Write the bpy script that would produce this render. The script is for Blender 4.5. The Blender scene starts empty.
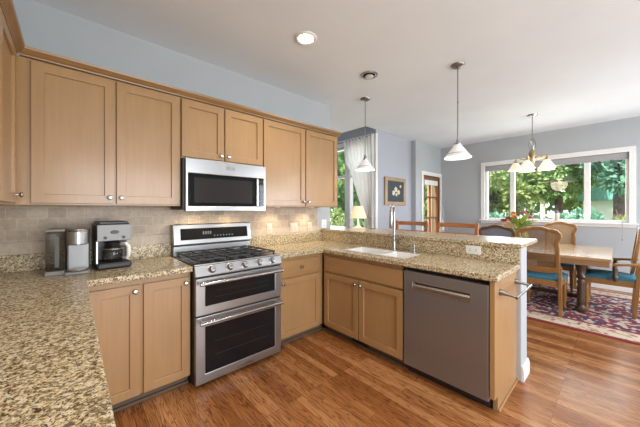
import bpy, bmesh, math, random
from mathutils import Vector, Matrix
random.seed(7)
C = bpy.context.scene.collection
PI = math.pi
R = math.radians

# ------------------------------------------------------------------ camera, world, sun, area lights, exposure
cam = bpy.data.objects.new('camera', bpy.data.cameras.new('camera'))
C.objects.link(cam)
cam.location = (-0.665, -2.791, 1.341)
cam.rotation_euler = (R(90), 0, R(-42.6))
cam.data.sensor_width = 36.0
cam.data.lens = 272.4 / 640 * 36
cam.data.shift_x = -0.00375
cam.data.shift_y = -0.0069
cam.data.clip_start = 0.02
bpy.context.scene.camera = cam

world = bpy.data.worlds.new('world')
bpy.context.scene.world = world
world.use_nodes = True
_bg = world.node_tree.nodes['Background']
_bg.inputs['Color'].default_value = (0.80, 0.90, 1.0, 1)
_bg.inputs['Strength'].default_value = 2.0

def light(name, typ, loc, energy, color=(1, 1, 1), rot=None, to=None, **kw):
    l = bpy.data.lights.new(name, typ)
    l.energy = energy
    l.color = color
    for k, v in kw.items():
        setattr(l, k, v)
    o = bpy.data.objects.new(name, l)
    o.location = loc
    if to is not None:
        o.rotation_euler = (Vector(to) - Vector(loc)).to_track_quat('-Z', 'Y').to_euler()
    C.objects.link(o)
    return o

light('sun', 'SUN', (0, 0, 20), 11.0, (1, 0.95, 0.86), to=(0.6 * 20, -0.2 * 20, 20 - 0.85 * 20), angle=R(1))
# south pair: added fill from behind the camera; east and nook: daylight through windows
light('south_fill', 'AREA', (0.35, -5.72, 1.25), 100, (0.88, 0.93, 1.0), to=(0.35, 0, 1.9), shape='RECTANGLE', size=2.4, size_y=2.1)
light('south_dining_fill', 'AREA', (4.5, -5.72, 1.45), 105, (0.88, 0.93, 1.0), to=(4.5, 0, 2.0), shape='RECTANGLE', size=1.8, size_y=1.4)
light('east_daylight', 'AREA', (6.35, -1.86, 1.75), 30, (0.93, 0.97, 1.0), to=(0, -1.86, 1.2), shape='RECTANGLE', size=2.1, size_y=1.0)
light('nook_daylight', 'AREA', (3.9, 1.3, 1.9), 17, (0.93, 0.97, 1.0), to=(2.0, 1.0, 1.4), shape='RECTANGLE', size=1.9, size_y=1.5)

# two unseen fill spots without fixtures, added to brighten the left counter and floor
for _x, _y in ((-0.35, -1.75), (0.55, -3.1)):
    light('recessed_or_fill_lamp', 'SPOT', (_x, _y, 2.79), 30, (1.0, 0.92, 0.80), to=(_x, _y, 0), spot_size=R(120), spot_blend=0.7, shadow_soft_size=0.06)
vs = bpy.context.scene.view_settings
vs.view_transform = 'Standard'
vs.look = 'None'
vs.exposure = 0.56
vs.gamma = 1.0
vs.use_curve_mapping = False
cy = bpy.context.scene.cycles
cy.use_denoising = True
cy.max_bounces = 10
cy.diffuse_bounces = 4
cy.transparent_max_bounces = 16
cy.sample_clamp_indirect = 6.0
cy.caustics_reflective = False
cy.caustics_refractive = False

# ------------------------------------------------------------------ materials
def new_mat(name):
    m = bpy.data.materials.new(name)
    m.use_nodes = True
    nt = m.node_tree
    return m, nt, nt.nodes['Principled BSDF']

def nd(nt, typ, **kw):
    n = nt.nodes.new(typ)
    for k, v in kw.items():
        if k in n.inputs.keys():
            n.inputs[k].default_value = v
        else:
            setattr(n, k, v)
    return n

def mapped(nt, scale, coord='Object', rot=(0, 0, 0), loc=(0, 0, 0)):
    tc = nt.nodes.new('ShaderNodeTexCoord')
    mp = nt.nodes.new('ShaderNodeMapping')
    mp.inputs['Scale'].default_value = scale
    mp.inputs['Rotation'].default_value = rot
    mp.inputs['Location'].default_value = loc
    nt.links.new(tc.outputs[coord], mp.inputs['Vector'])
    return mp.outputs['Vector']

def ramp(nt, fac, stops, interp='LINEAR'):
    r = nt.nodes.new('ShaderNodeValToRGB')
    r.color_ramp.interpolation = interp
    els = r.color_ramp.elements
    while len(els) < len(stops):
        els.new(0.5)
    for e, (p, c) in zip(els, stops):
        e.position = p
        e.color = (c[0], c[1], c[2], 1)
    nt.links.new(fac, r.inputs['Fac'])
    return r.outputs['Color']

def mixc(nt, fac, a, b, mode='MIX'):
    n = nt.nodes.new('ShaderNodeMix')
    n.data_type = 'RGBA'
    n.blend_type = mode
    for sock, v in ((n.inputs['Factor'], fac), (n.inputs['A'], a), (n.inputs['B'], b)):
        pass
    ins = [s for s in n.inputs if s.enabled]
    for s, v in zip(ins, (fac, a, b)):
        if hasattr(v, 'is_linked'):
            nt.links.new(v, s)
        elif isinstance(v, (int, float)):
            s.default_value = v
        else:
            s.default_value = (v[0], v[1], v[2], 1)
    return [s for s in n.outputs if s.enabled][0]

def bump(nt, p, height, strength=0.2, dist=0.002):
    b = nd(nt, 'ShaderNodeBump', Strength=strength, Distance=dist)
    nt.links.new(height, b.inputs['Height'])
    nt.links.new(b.outputs['Normal'], p.inputs['Normal'])

def plain(name, col, rough=0.5, metal=0.0, var=0.06, scale=12, emit=None, es=0.0, spec=None):
    m, nt, p = new_mat(name)
    n = nd(nt, 'ShaderNodeTexNoise', Scale=scale, Detail=3.0)
    nt.links.new(mapped(nt, (1, 1, 1)), n.inputs['Vector'])
    a = tuple(max(0, c * (1 - var)) for c in col)
    b = tuple(min(1, c * (1 + var)) for c in col)
    nt.links.new(ramp(nt, n.outputs['Fac'], [(0.3, a), (0.7, b)]), p.inputs['Base Color'])
    p.inputs['Roughness'].default_value = rough
    p.inputs['Metallic'].default_value = metal
    if spec is not None:
        p.inputs['Specular IOR Level'].default_value = spec
    if emit:
        p.inputs['Emission Color'].default_value = (*emit, 1)
        p.inputs['Emission Strength'].default_value = es
    return m

def wood(name, dark, light_, axis='z', rough=0.35, fine=70, coat=0.0):
    m, nt, p = new_mat(name)
    s = {'x': (0.05, 1, 1), 'y': (1, 0.05, 1), 'z': (1, 1, 0.05)}[axis]
    v = mapped(nt, tuple(k * fine for k in s))
    n = nd(nt, 'ShaderNodeTexNoise', Scale=1.0, Detail=4.0, Roughness=0.6)
    nt.links.new(v, n.inputs['Vector'])
    n2 = nd(nt, 'ShaderNodeTexNoise', Scale=7.0, Detail=3.0)
    nt.links.new(mapped(nt, tuple(0.35 + 0.65 * k for k in s)), n2.inputs['Vector'])
    c1 = ramp(nt, n.outputs['Fac'], [(0.25, dark), (0.75, light_)])
    mid = tuple((a + b) / 2 for a, b in zip(dark, light_))
    c2 = ramp(nt, n2.outputs['Fac'], [(0.3, tuple(c * 0.88 for c in mid)), (0.7, tuple(min(1, c * 1.1) for c in mid))])
    nt.links.new(mixc(nt, 0.5, c1, c2), p.inputs['Base Color'])
    p.inputs['Roughness'].default_value = rough
    p.inputs['Coat Weight'].default_value = coat
    p.inputs['Coat Roughness'].default_value = 0.15
    return m

def steel(name, col, rough, axis='x', metal=0.85):
    m, nt, p = new_mat(name)
    s = {'x': (0.02, 1, 1), 'y': (1, 0.02, 1), 'z': (1, 1, 0.02)}[axis]
    n = nd(nt, 'ShaderNodeTexNoise', Scale=1.0, Detail=3.0)
    nt.links.new(mapped(nt, tuple(k * 60 for k in s)), n.inputs['Vector'])
    nt.links.new(ramp(nt, n.outputs['Fac'], [(0.2, tuple(c * 0.97 for c in col)), (0.8, col)]), p.inputs['Base Color'])
    p.inputs['Roughness'].default_value = rough
    p.inputs['Metallic'].default_value = metal
    return m

def granite(name):
    m, nt, p = new_mat(name)
    v = mapped(nt, (1, 1, 1))
    n1 = nd(nt, 'ShaderNodeTexNoise', Scale=84.0, Detail=3.0, Roughness=0.62, Distortion=0.6)
    n2 = nd(nt, 'ShaderNodeTexNoise', Scale=170.0, Detail=2.0, Roughness=0.6)
    n3 = nd(nt, 'ShaderNodeTexNoise', Scale=5.0, Detail=2.0)
    vo = nd(nt, 'ShaderNodeTexVoronoi', Scale=120.0)
    for n in (n1, n2, n3, vo):
        nt.links.new(v, n.inputs['Vector'])
    base = ramp(nt, n1.outputs['Fac'], [(0.34, (0.085, 0.060, 0.035)), (0.40, (0.27, 0.18, 0.085)), (0.47, (0.52, 0.395, 0.215)),
                                         (0.56, (0.72, 0.61, 0.41)), (0.72, (0.80, 0.74, 0.60))])
    dark = ramp(nt, n2.outputs['Fac'], [(0.385, (1, 1, 1)), (0.43, (0, 0, 0))])
    c = mixc(nt, dark, base, (0.045, 0.034, 0.025))
    g = nd(nt, 'ShaderNodeSeparateColor')
    nt.links.new(vo.outputs['Color'], g.inputs['Color'])
    gm = ramp(nt, g.outputs['Red'], [(0.80, (0, 0, 0)), (0.84, (1, 1, 1))])
    gm2 = ramp(nt, n3.outputs['Fac'], [(0.3, (0.35, 0.35, 0.35)), (0.7, (0.95, 0.95, 0.95))])
    f = mixc(nt, 1.0, gm, gm2, 'MULTIPLY')
    c = mixc(nt, f, c, (0.14, 0.115, 0.085))
    nt.links.new(c, p.inputs['Base Color'])
    p.inputs['Roughness'].default_value = 0.24
    p.inputs['Specular IOR Level'].default_value = 0.3
    return m

def oak_floor():
    m, nt, p = new_mat('oak strip floor')
    tc = nt.nodes.new('ShaderNodeTexCoord')
    sep = nt.nodes.new('ShaderNodeSeparateXYZ')
    nt.links.new(tc.outputs['Object'], sep.inputs['Vector'])
    cmb = nt.nodes.new('ShaderNodeCombineXYZ')
    nt.links.new(sep.outputs['Y'], cmb.inputs['X'])
    nt.links.new(sep.outputs['X'], cmb.inputs['Y'])
    br = nd(nt, 'ShaderNodeTexBrick', Scale=1.0)
    br.offset = 0.37
    br.offset_frequency = 3
    br.inputs['Brick Width'].default_value = 1.25
    br.inputs['Row Height'].default_value = 0.062
    br.inputs['Mortar Size'].default_value = 0.0012
    br.inputs['Mortar Smooth'].default_value = 0.3
    br.inputs['Color1'].default_value = (0, 0, 0, 1)
    br.inputs['Color2'].default_value = (1, 1, 1, 1)
    br.inputs['Mortar'].default_value = (0.3, 0.3, 0.3, 1)
    nt.links.new(cmb.outputs['Vector'], br.inputs['Vector'])
    plank = ramp(nt, br.outputs['Color'], [(0.0, (0.29, 0.105, 0.031)), (0.5, (0.39, 0.158, 0.051)), (1.0, (0.56, 0.265, 0.105))])
    # cathedral grain: a stretched noise, banded, shifted per plank
    sh = nd(nt, 'ShaderNodeVectorMath', operation='SCALE')
    sh.inputs['Scale'].default_value = 9.0
    nt.links.new(br.outputs['Color'], sh.inputs[0])
    mp = nt.nodes.new('ShaderNodeMapping')
    mp.inputs['Scale'].default_value = (1.1, 11.0, 1)
    nt.links.new(cmb.outputs['Vector'], mp.inputs['Vector'])
    ad = nd(nt, 'ShaderNodeVectorMath', operation='ADD')
    nt.links.new(mp.outputs['Vector'], ad.inputs[0])
    nt.links.new(sh.outputs['Vector'], ad.inputs[1])
    n = nd(nt, 'ShaderNodeTexNoise', Scale=1.6, Detail=2.0, Roughness=0.5)
    nt.links.new(ad.outputs['Vector'], n.inputs['Vector'])
    mul = nd(nt, 'ShaderNodeMath', operation='MULTIPLY')
    mul.inputs[1].default_value = 13.0
    nt.links.new(n.outputs['Fac'], mul.inputs[0])
    fr = nd(nt, 'ShaderNodeMath', operation='FRACT')
    nt.links.new(mul.outputs[0], fr.inputs[0])
    grain = ramp(nt, fr.outputs[0], [(0.0, (0.30, 0.22, 0.17)), (0.16, (0.80, 0.77, 0.74)), (0.45, (1.08, 1.08, 1.08)), (0.85, (1.05, 1.05, 1.05)), (1.0, (0.42, 0.34, 0.28))])
    mp2 = nt.nodes.new('ShaderNodeMapping')
    mp2.inputs['Scale'].default_value = (7, 190, 1)
    nt.links.new(cmb.outputs['Vector'], mp2.inputs['Vector'])
    n2 = nd(nt, 'ShaderNodeTexNoise', Scale=1.0, Detail=3.0)
    nt.links.new(mp2.outputs['Vector'], n2.inputs['Vector'])
    pores = ramp(nt, n2.outputs['Fac'], [(0.38, (0.52, 0.45, 0.40)), (0.55, (1.05, 1.05, 1.05))])
    c = mixc(nt, 0.85, plank, grain, 'MULTIPLY')
    c = mixc(nt, 0.7, c, pores, 'MULTIPLY')
    c = mixc(nt, br.outputs['Fac'], c, (0.10, 0.035, 0.012))
    nt.links.new(c, p.inputs['Base Color'])
    p.inputs['Roughness'].default_value = 0.27
    p.inputs['Specular IOR Level'].default_value = 0.45
    return m

def tile(name, c1, c2, w, h):
    m, nt, p = new_mat(name)
    tc = nt.nodes.new('ShaderNodeTexCoord')
    sep = nt.nodes.new('ShaderNodeSeparateXYZ')
    nt.links.new(tc.outputs['Object'], sep.inputs['Vector'])
    su = nd(nt, 'ShaderNodeMath', operation='ADD')
    nt.links.new(sep.outputs['X'], su.inputs[0])
    nt.links.new(sep.outputs['Y'], su.inputs[1])
    cmb = nt.nodes.new('ShaderNodeCombineXYZ')
    nt.links.new(su.outputs[0], cmb.inputs['X'])
    nt.links.new(sep.outputs['Z'], cmb.inputs['Y'])
    br = nd(nt, 'ShaderNodeTexBrick', Scale=1.0)
    br.inputs['Brick Width'].default_value = w
    br.inputs['Row Height'].default_value = h
    br.inputs['Mortar Size'].default_value = 0.0025
    br.inputs['Mortar Smooth'].default_value = 0.4
    br.inputs['Color1'].default_value = (*c1, 1)
    br.inputs['Color2'].default_value = (*c2, 1)
    br.inputs['Mortar'].default_value = tuple(1.12 * x for x in c1) + (1,)
    nt.links.new(cmb.outputs['Vector'], br.inputs['Vector'])
    n = nd(nt, 'ShaderNodeTexNoise', Scale=38.0, Detail=4.0, Roughness=0.65)
    nt.links.new(tc.outputs['Object'], n.inputs['Vector'])
    v = ramp(nt, n.outputs['Fac'], [(0.3, (0.78, 0.76, 0.74)), (0.7, (1.12, 1.12, 1.1))])
    nt.links.new(mixc(nt, 0.8, br.outputs['Color'], v, 'MULTIPLY'), p.inputs['Base Color'])
    p.inputs['Roughness'].default_value = 0.42
    bump(nt, p, br.outputs['Fac'], -0.3, 0.002)
    return m

def rug_mat(hx, hy):
    m, nt, p = new_mat('oriental rug')
    tc = nt.nodes.new('ShaderNodeTexCoord')
    sep = nt.nodes.new('ShaderNodeSeparateXYZ')
    nt.links.new(tc.outputs['Object'], sep.inputs['Vector'])
    def edge(out, h):
        a = nd(nt, 'ShaderNodeMath', operation='ABSOLUTE')
        nt.links.new(out, a.inputs[0])
        s = nd(nt, 'ShaderNodeMath', operation='SUBTRACT')
        s.inputs[0].default_value = h
        nt.links.new(a.outputs[0], s.inputs[1])
        return s.outputs[0]
    mn = nd(nt, 'ShaderNodeMath', operation='MINIMUM')
    nt.links.new(edge(sep.outputs['X'], hx), mn.inputs[0])
    nt.links.new(edge(sep.outputs['Y'], hy), mn.inputs[1])
    vo = nd(nt, 'ShaderNodeTexVoronoi', Scale=26.0)
    nt.links.new(tc.outputs['Object'], vo.inputs['Vector'])
    g = nd(nt, 'ShaderNodeSeparateColor')
    nt.links.new(vo.outputs['Color'], g.inputs['Color'])
    cream = (0.66, 0.55, 0.42)
    field = ramp(nt, g.outputs['Red'], [(0.0, (0.05, 0.035, 0.07)), (0.30, (0.26, 0.035, 0.045)), (0.52, (0.07, 0.06, 0.15)),
                                         (0.62, (0.55, 0.42, 0.32)), (0.80, (0.30, 0.05, 0.06)), (0.90, (0.60, 0.50, 0.42))], 'CONSTANT')
    band = ramp(nt, g.outputs['Green'], [(0.0, cream), (0.62, (0.50, 0.36, 0.24)), (0.80, (0.32, 0.13, 0.11)), (0.90, cream)], 'CONSTANT')
    sel = ramp(nt, mn.outputs[0], [(0.0, (0, 0, 0)), (0.34, (1, 1, 1))], 'CONSTANT')
    c = mixc(nt, sel, band, field)
    rim = ramp(nt, mn.outputs[0], [(0.0, (1, 1, 1)), (0.045, (0, 0, 0)), (0.30, (1, 1, 1)), (0.34, (0, 0, 0))], 'CONSTANT')
    c = mixc(nt, rim, c, (0.26, 0.03, 0.035))
    nt.links.new(c, p.inputs['Base Color'])
    p.inputs['Roughness'].default_value = 0.95
    n = nd(nt, 'ShaderNodeTexNoise', Scale=300.0)
    nt.links.new(tc.outputs['Object'], n.inputs['Vector'])
    bump(nt, p, n.outputs['Fac'], 0.4, 0.003)
    return m

def leaf_mat(name, c1, c2, scale=3.0):
    m, nt, p = new_mat(name)
    n = nd(nt, 'ShaderNodeTexNoise', Scale=scale, Detail=4.0)
    nt.links.new(mapped(nt, (1, 1, 1)), n.inputs['Vector'])
    nt.links.new(ramp(nt, n.outputs['Fac'], [(0.32, c1), (0.68, c2)]), p.inputs['Base Color'])
    p.inputs['Roughness'].default_value = 0.6
    tr = nd(nt, 'ShaderNodeBsdfTranslucent')
    tr.inputs['Color'].default_value = (*c2, 1)
    mx = nd(nt, 'ShaderNodeMixShader')
    mx.inputs[0].default_value = 0.35
    nt.links.new(p.outputs[0], mx.inputs[1])
    nt.links.new(tr.outputs[0], mx.inputs[2])
    nt.links.new(mx.outputs[0], nt.nodes['Material Output'].inputs['Surface'])
    return m

def glass_mat(name, tint=(1, 1, 1), rough=0.0):
    m = bpy.data.materials.new(name)
    m.use_nodes = True
    nt = m.node_tree
    nt.nodes.remove(nt.nodes['Principled BSDF'])
    t = nd(nt, 'ShaderNodeBsdfTransparent')
    t.inputs['Color'].default_value = (*tint, 1)
    g = nd(nt, 'ShaderNodeBsdfGlossy', Roughness=rough)
    fr = nd(nt, 'ShaderNodeFresnel', IOR=1.5)
    ge = nd(nt, 'ShaderNodeNewGeometry')
    io = nd(nt, 'ShaderNodeMapRange')      # both faces of a thin pane reflect like air to glass
    io.inputs['To Min'].default_value = 1.5
    io.inputs['To Max'].default_value = 1 / 1.5
    nt.links.new(ge.outputs['Backfacing'], io.inputs['Value'])
    nt.links.new(io.outputs['Result'], fr.inputs['IOR'])
    mx = nd(nt, 'ShaderNodeMixShader')
    nt.links.new(fr.outputs[0], mx.inputs[0])
    nt.links.new(t.outputs[0], mx.inputs[1])
    nt.links.new(g.outputs[0], mx.inputs[2])
    nt.links.new(mx.outputs[0], nt.nodes['Material Output'].inputs['Surface'])
    return m

def cane_mat():
    m, nt, p = new_mat('woven cane')
    w = []
    for rot in (R(0), R(60), R(-60)):
        wv = nd(nt, 'ShaderNodeTexWave', Scale=1.0)
        wv.bands_direction = 'Y'
        nt.links.new(mapped(nt, (26, 26, 26), rot=(rot, 0, 0)), wv.inputs['Vector'])
        w.append(wv.outputs['Fac'])
    a = nd(nt, 'ShaderNodeMath', operation='MAXIMUM')
    nt.links.new(w[0], a.inputs[0])
    nt.links.new(w[1], a.inputs[1])
    b = nd(nt, 'ShaderNodeMath', operation='MAXIMUM')
    nt.links.new(a.outputs[0], b.inputs[0])
    nt.links.new(w[2], b.inputs[1])
    g = nd(nt, 'ShaderNodeMath', operation='GREATER_THAN')
    g.inputs[1].default_value = 0.80
    nt.links.new(b.outputs[0], g.inputs[0])
    nt.links.new(g.outputs[0], p.inputs['Alpha'])
    p.inputs['Base Color'].default_value = (0.22, 0.115, 0.045, 1)
    p.inputs['Roughness'].default_value = 0.5
    return m

M = {}
MA_D, MA_L = (0.345, 0.192, 0.080), (0.440, 0.258, 0.113)
for ax in 'xyz':
    M['maple_' + ax] = wood('maple ' + ax, MA_D, MA_L, ax, 0.33, 60, 0.25)
M['maple_top'] = wood('maple crown', (0.24, 0.125, 0.045), (0.32, 0.175, 0.070), 'x', 0.3)
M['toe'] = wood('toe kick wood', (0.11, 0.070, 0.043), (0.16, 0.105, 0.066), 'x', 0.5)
M['wall'] = plain('grey blue wall paint', (0.435, 0.455, 0.478), 0.75, var=0.015, scale=3)
M['wall_lav'] = plain('lavender grey wall paint', (0.42, 0.435, 0.495), 0.75, var=0.015, scale=3)
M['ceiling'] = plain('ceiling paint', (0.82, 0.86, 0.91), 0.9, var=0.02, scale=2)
M['white'] = plain('white trim paint', (0.82, 0.81, 0.79), 0.35, var=0.02)
M['white_plastic'] = plain('white plastic', (0.80, 0.78, 0.73), 0.35, var=0.02)
M['ivory'] = plain('ivory plastic', (0.58, 0.50, 0.40), 0.4, var=0.02)
M['key_grey'] = plain('dim key print', (0.10, 0.10, 0.10), 0.4, var=0.05)
M['granite'] = granite('golden granite')
M['floor'] = oak_floor()
M['tile'] = tile('tumbled stone tile', (0.50, 0.385, 0.275), (0.37, 0.275, 0.19), 0.10, 0.075)
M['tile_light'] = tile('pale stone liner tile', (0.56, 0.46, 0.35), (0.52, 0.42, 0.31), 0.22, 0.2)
M['steel'] = steel('brushed steel', (0.43, 0.428, 0.425), 0.29, 'x', 0.92)
M['steel_v'] = steel('brushed steel upright', (0.40, 0.395, 0.39), 0.28, 'z', 0.9)
M['dw_steel'] = steel('dark brushed steel', (0.305, 0.308, 0.315), 0.33, 'z', 0.75)
M['chrome'] = plain('satin nickel', (0.42, 0.41, 0.40), 0.27, 1.0, var=0.03)
M['dark_nickel'] = plain('dark nickel', (0.33, 0.31, 0.30), 0.3, 1.0, var=0.05)
_p = M['dw_steel'].node_tree.nodes['Principled BSDF']
_p.inputs['Anisotropic'].default_value = 0.85
_t = M['dw_steel'].node_tree.nodes.new('ShaderNodeTangent')
_t.direction_type = 'RADIAL'
_t.axis = 'Z'
M['dw_steel'].node_tree.links.new(_t.outputs['Tangent'], _p.inputs['Tangent'])
M['black_glass'] = plain('black glass', (0.010, 0.010, 0.011), 0.05, var=0.1, spec=0.3)
M['black'] = plain('black plastic', (0.018, 0.018, 0.019), 0.4, var=0.1)
M['iron'] = plain('cast iron', (0.025, 0.025, 0.028), 0.5, var=0.2, scale=80)
M['enamel'] = plain('black enamel', (0.02, 0.02, 0.022), 0.2, var=0.1)
M['mesh_window'] = plain('screened oven window', (0.030, 0.028, 0.027), 0.10, var=0.25, scale=140, spec=0.35)
M['porcelain'] = plain('white sink enamel', (0.86, 0.86, 0.85), 0.15, var=0.01)
M['silver_plastic'] = plain('silver plastic', (0.27, 0.268, 0.265), 0.5, 0.3, var=0.03)
M['grey_panel'] = plain('grey brewer panel', (0.33, 0.33, 0.33), 0.35, 0.5, var=0.04)
M['glass'] = glass_mat('window glass')
M['clear_plastic'] = glass_mat('clear tinted plastic', (0.72, 0.70, 0.68), 0.05)
M['carafe_glass'] = glass_mat('carafe glass', (0.55, 0.53, 0.52), 0.02)
M['shade_white'] = plain('lit white glass shade', (0.88, 0.88, 0.86), 0.2, var=0.02, emit=(1, 0.96, 0.9), es=0.16)
M['shade_band'] = plain('shade etched band', (0.30, 0.30, 0.30), 0.3, var=0.03, emit=(1, 0.96, 0.9), es=0.03)
M['shade_cream'] = plain('lit cream glass shade', (0.86, 0.80, 0.68), 0.25, var=0.05, emit=(1, 0.86, 0.62), es=0.34)
M['bulb'] = plain('lit bulb', (1, 1, 1), 0.3, var=0.0, emit=(1, 0.93, 0.80), es=14.0)
M['puck_lens'] = plain('frosted puck lens', (0.6, 0.55, 0.45), 0.4, var=0.0, emit=(1, 0.8, 0.5), es=0.25)
M['bulb_off'] = plain('unlit bulb', (0.60, 0.60, 0.58), 0.25, var=0.05)
M['shade_fabric'] = plain('lit pleated lamp shade', (0.80, 0.66, 0.45), 0.8, var=0.05, emit=(1, 0.74, 0.42), es=0.42)
M['brass'] = plain('antique brass', (0.45, 0.34, 0.20), 0.3, 1.0, var=0.1)
M['dining_wood'] = wood('honey dining wood', (0.24, 0.105, 0.026), (0.37, 0.180, 0.052), 'z', 0.28, 40, 0.3)
M['table_wood'] = wood('table top wood', (0.44, 0.26, 0.125), (0.58, 0.38, 0.20), 'y', 0.22, 30, 0.4)
M['apron_wood'] = wood('table apron wood', (0.30, 0.17, 0.085), (0.40, 0.24, 0.125), 'y', 0.3, 30)
M['dark_wood'] = wood('dark carved wood', (0.045, 0.024, 0.012), (0.10, 0.055, 0.028), 'z', 0.35, 40)
M['walnut'] = wood('walnut chair wood', (0.105, 0.05, 0.018), (0.19, 0.10, 0.04), 'z', 0.3, 40)
M['pink_oak'] = wood('pale rosy oak', (0.50, 0.28, 0.16), (0.62, 0.38, 0.23), 'z', 0.35, 40)
M['stool_wood'] = wood('cherry stool wood', (0.32, 0.105, 0.032), (0.50, 0.195, 0.070), 'y', 0.28, 45, 0.4)
M['door_wood'] = wood('brown door wood', (0.17, 0.075, 0.03), (0.27, 0.13, 0.055), 'z', 0.4, 40)
M['post_wood'] = wood('tan cedar', (0.42, 0.24, 0.12), (0.55, 0.34, 0.19), 'z', 0.6, 20)
M['blue_seat'] = plain('blue seat fabric', (0.035, 0.165, 0.235), 0.7, var=0.15, scale=60)
M['grey_fabric'] = plain('grey blue upholstery', (0.20, 0.22, 0.26), 0.85, var=0.12, scale=60)
M['tan_back'] = plain('tan chair back fabric', (0.40, 0.27, 0.16), 0.8, var=0.1, scale=60)
M['cane'] = cane_mat()
M['sheer'] = leaf_mat('white curtain cloth', (0.80, 0.78, 0.76), (0.86, 0.85, 0.83), 4)
M['blind'] = plain('grey roller blind', (0.36, 0.36, 0.37), 0.8, var=0.03)
M['gilt'] = wood('gilt picture wood', (0.26, 0.15, 0.06), (0.42, 0.27, 0.13), 'z', 0.4, 50)
M['canvas'] = plain('dark navy canvas', (0.018, 0.028, 0.045), 0.6, var=0.5, scale=14)
M['petal_cream'] = plain('cream paint petals', (0.62, 0.58, 0.42), 0.7, var=0.2, scale=40)
M['petal_red'] = plain('red petals', (0.52, 0.06, 0.04), 0.6, var=0.3, scale=40)
M['petal_pink'] = plain('pink petals', (0.60, 0.14, 0.22), 0.6, var=0.3, scale=40)
M['petal_orange'] = plain('orange petals', (0.75, 0.24, 0.06), 0.6, var=0.3, scale=40)
M['petal_purple'] = plain('purple petals', (0.12, 0.05, 0.25), 0.6, var=0.3, scale=40)
M['stem_green'] = leaf_mat('bouquet leaves', (0.08, 0.20, 0.03), (0.36, 0.46, 0.07), 14)
M['lime_vase'] = plain('yellow green glazed vase', (0.42, 0.40, 0.06), 0.25, var=0.15)
M['candle'] = plain('cream candle wax', (0.74, 0.62, 0.50), 0.6, var=0.06)
M['leaf_dark'] = leaf_mat('dark conifer needles', (0.030, 0.085, 0.028), (0.14, 0.27, 0.075), 1.6)
M['leaf_mid'] = leaf_mat('mid green leaves', (0.06, 0.15, 0.05), (0.26, 0.42, 0.15), 1.8)
M['leaf_blue'] = leaf_mat('blue green leaves', (0.05, 0.17, 0.12), (0.22, 0.44, 0.30), 2.5)
M['leaf_yellow'] = leaf_mat('yellow green leaves', (0.08, 0.15, 0.045), (0.36, 0.44, 0.17), 2.5)
M['bark'] = plain('grey brown bark', (0.095, 0.07, 0.06), 0.9, var=0.4, scale=12)
M['bark_pale'] = plain('pale bark', (0.60, 0.55, 0.48), 0.8, var=0.3, scale=12)
M['grass'] = leaf_mat('lawn', (0.10, 0.17, 0.04), (0.30, 0.36, 0.12), 0.7)
M['roof'] = plain('pale shed roof', (0.62, 0.62, 0.60), 0.6, var=0.06)
M['shed'] = plain('white shed boards', (0.80, 0.80, 0.77), 0.6, var=0.03)
M['teal'] = plain('teal painted boards', (0.10, 0.30, 0.26), 0.6, var=0.1)

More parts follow.
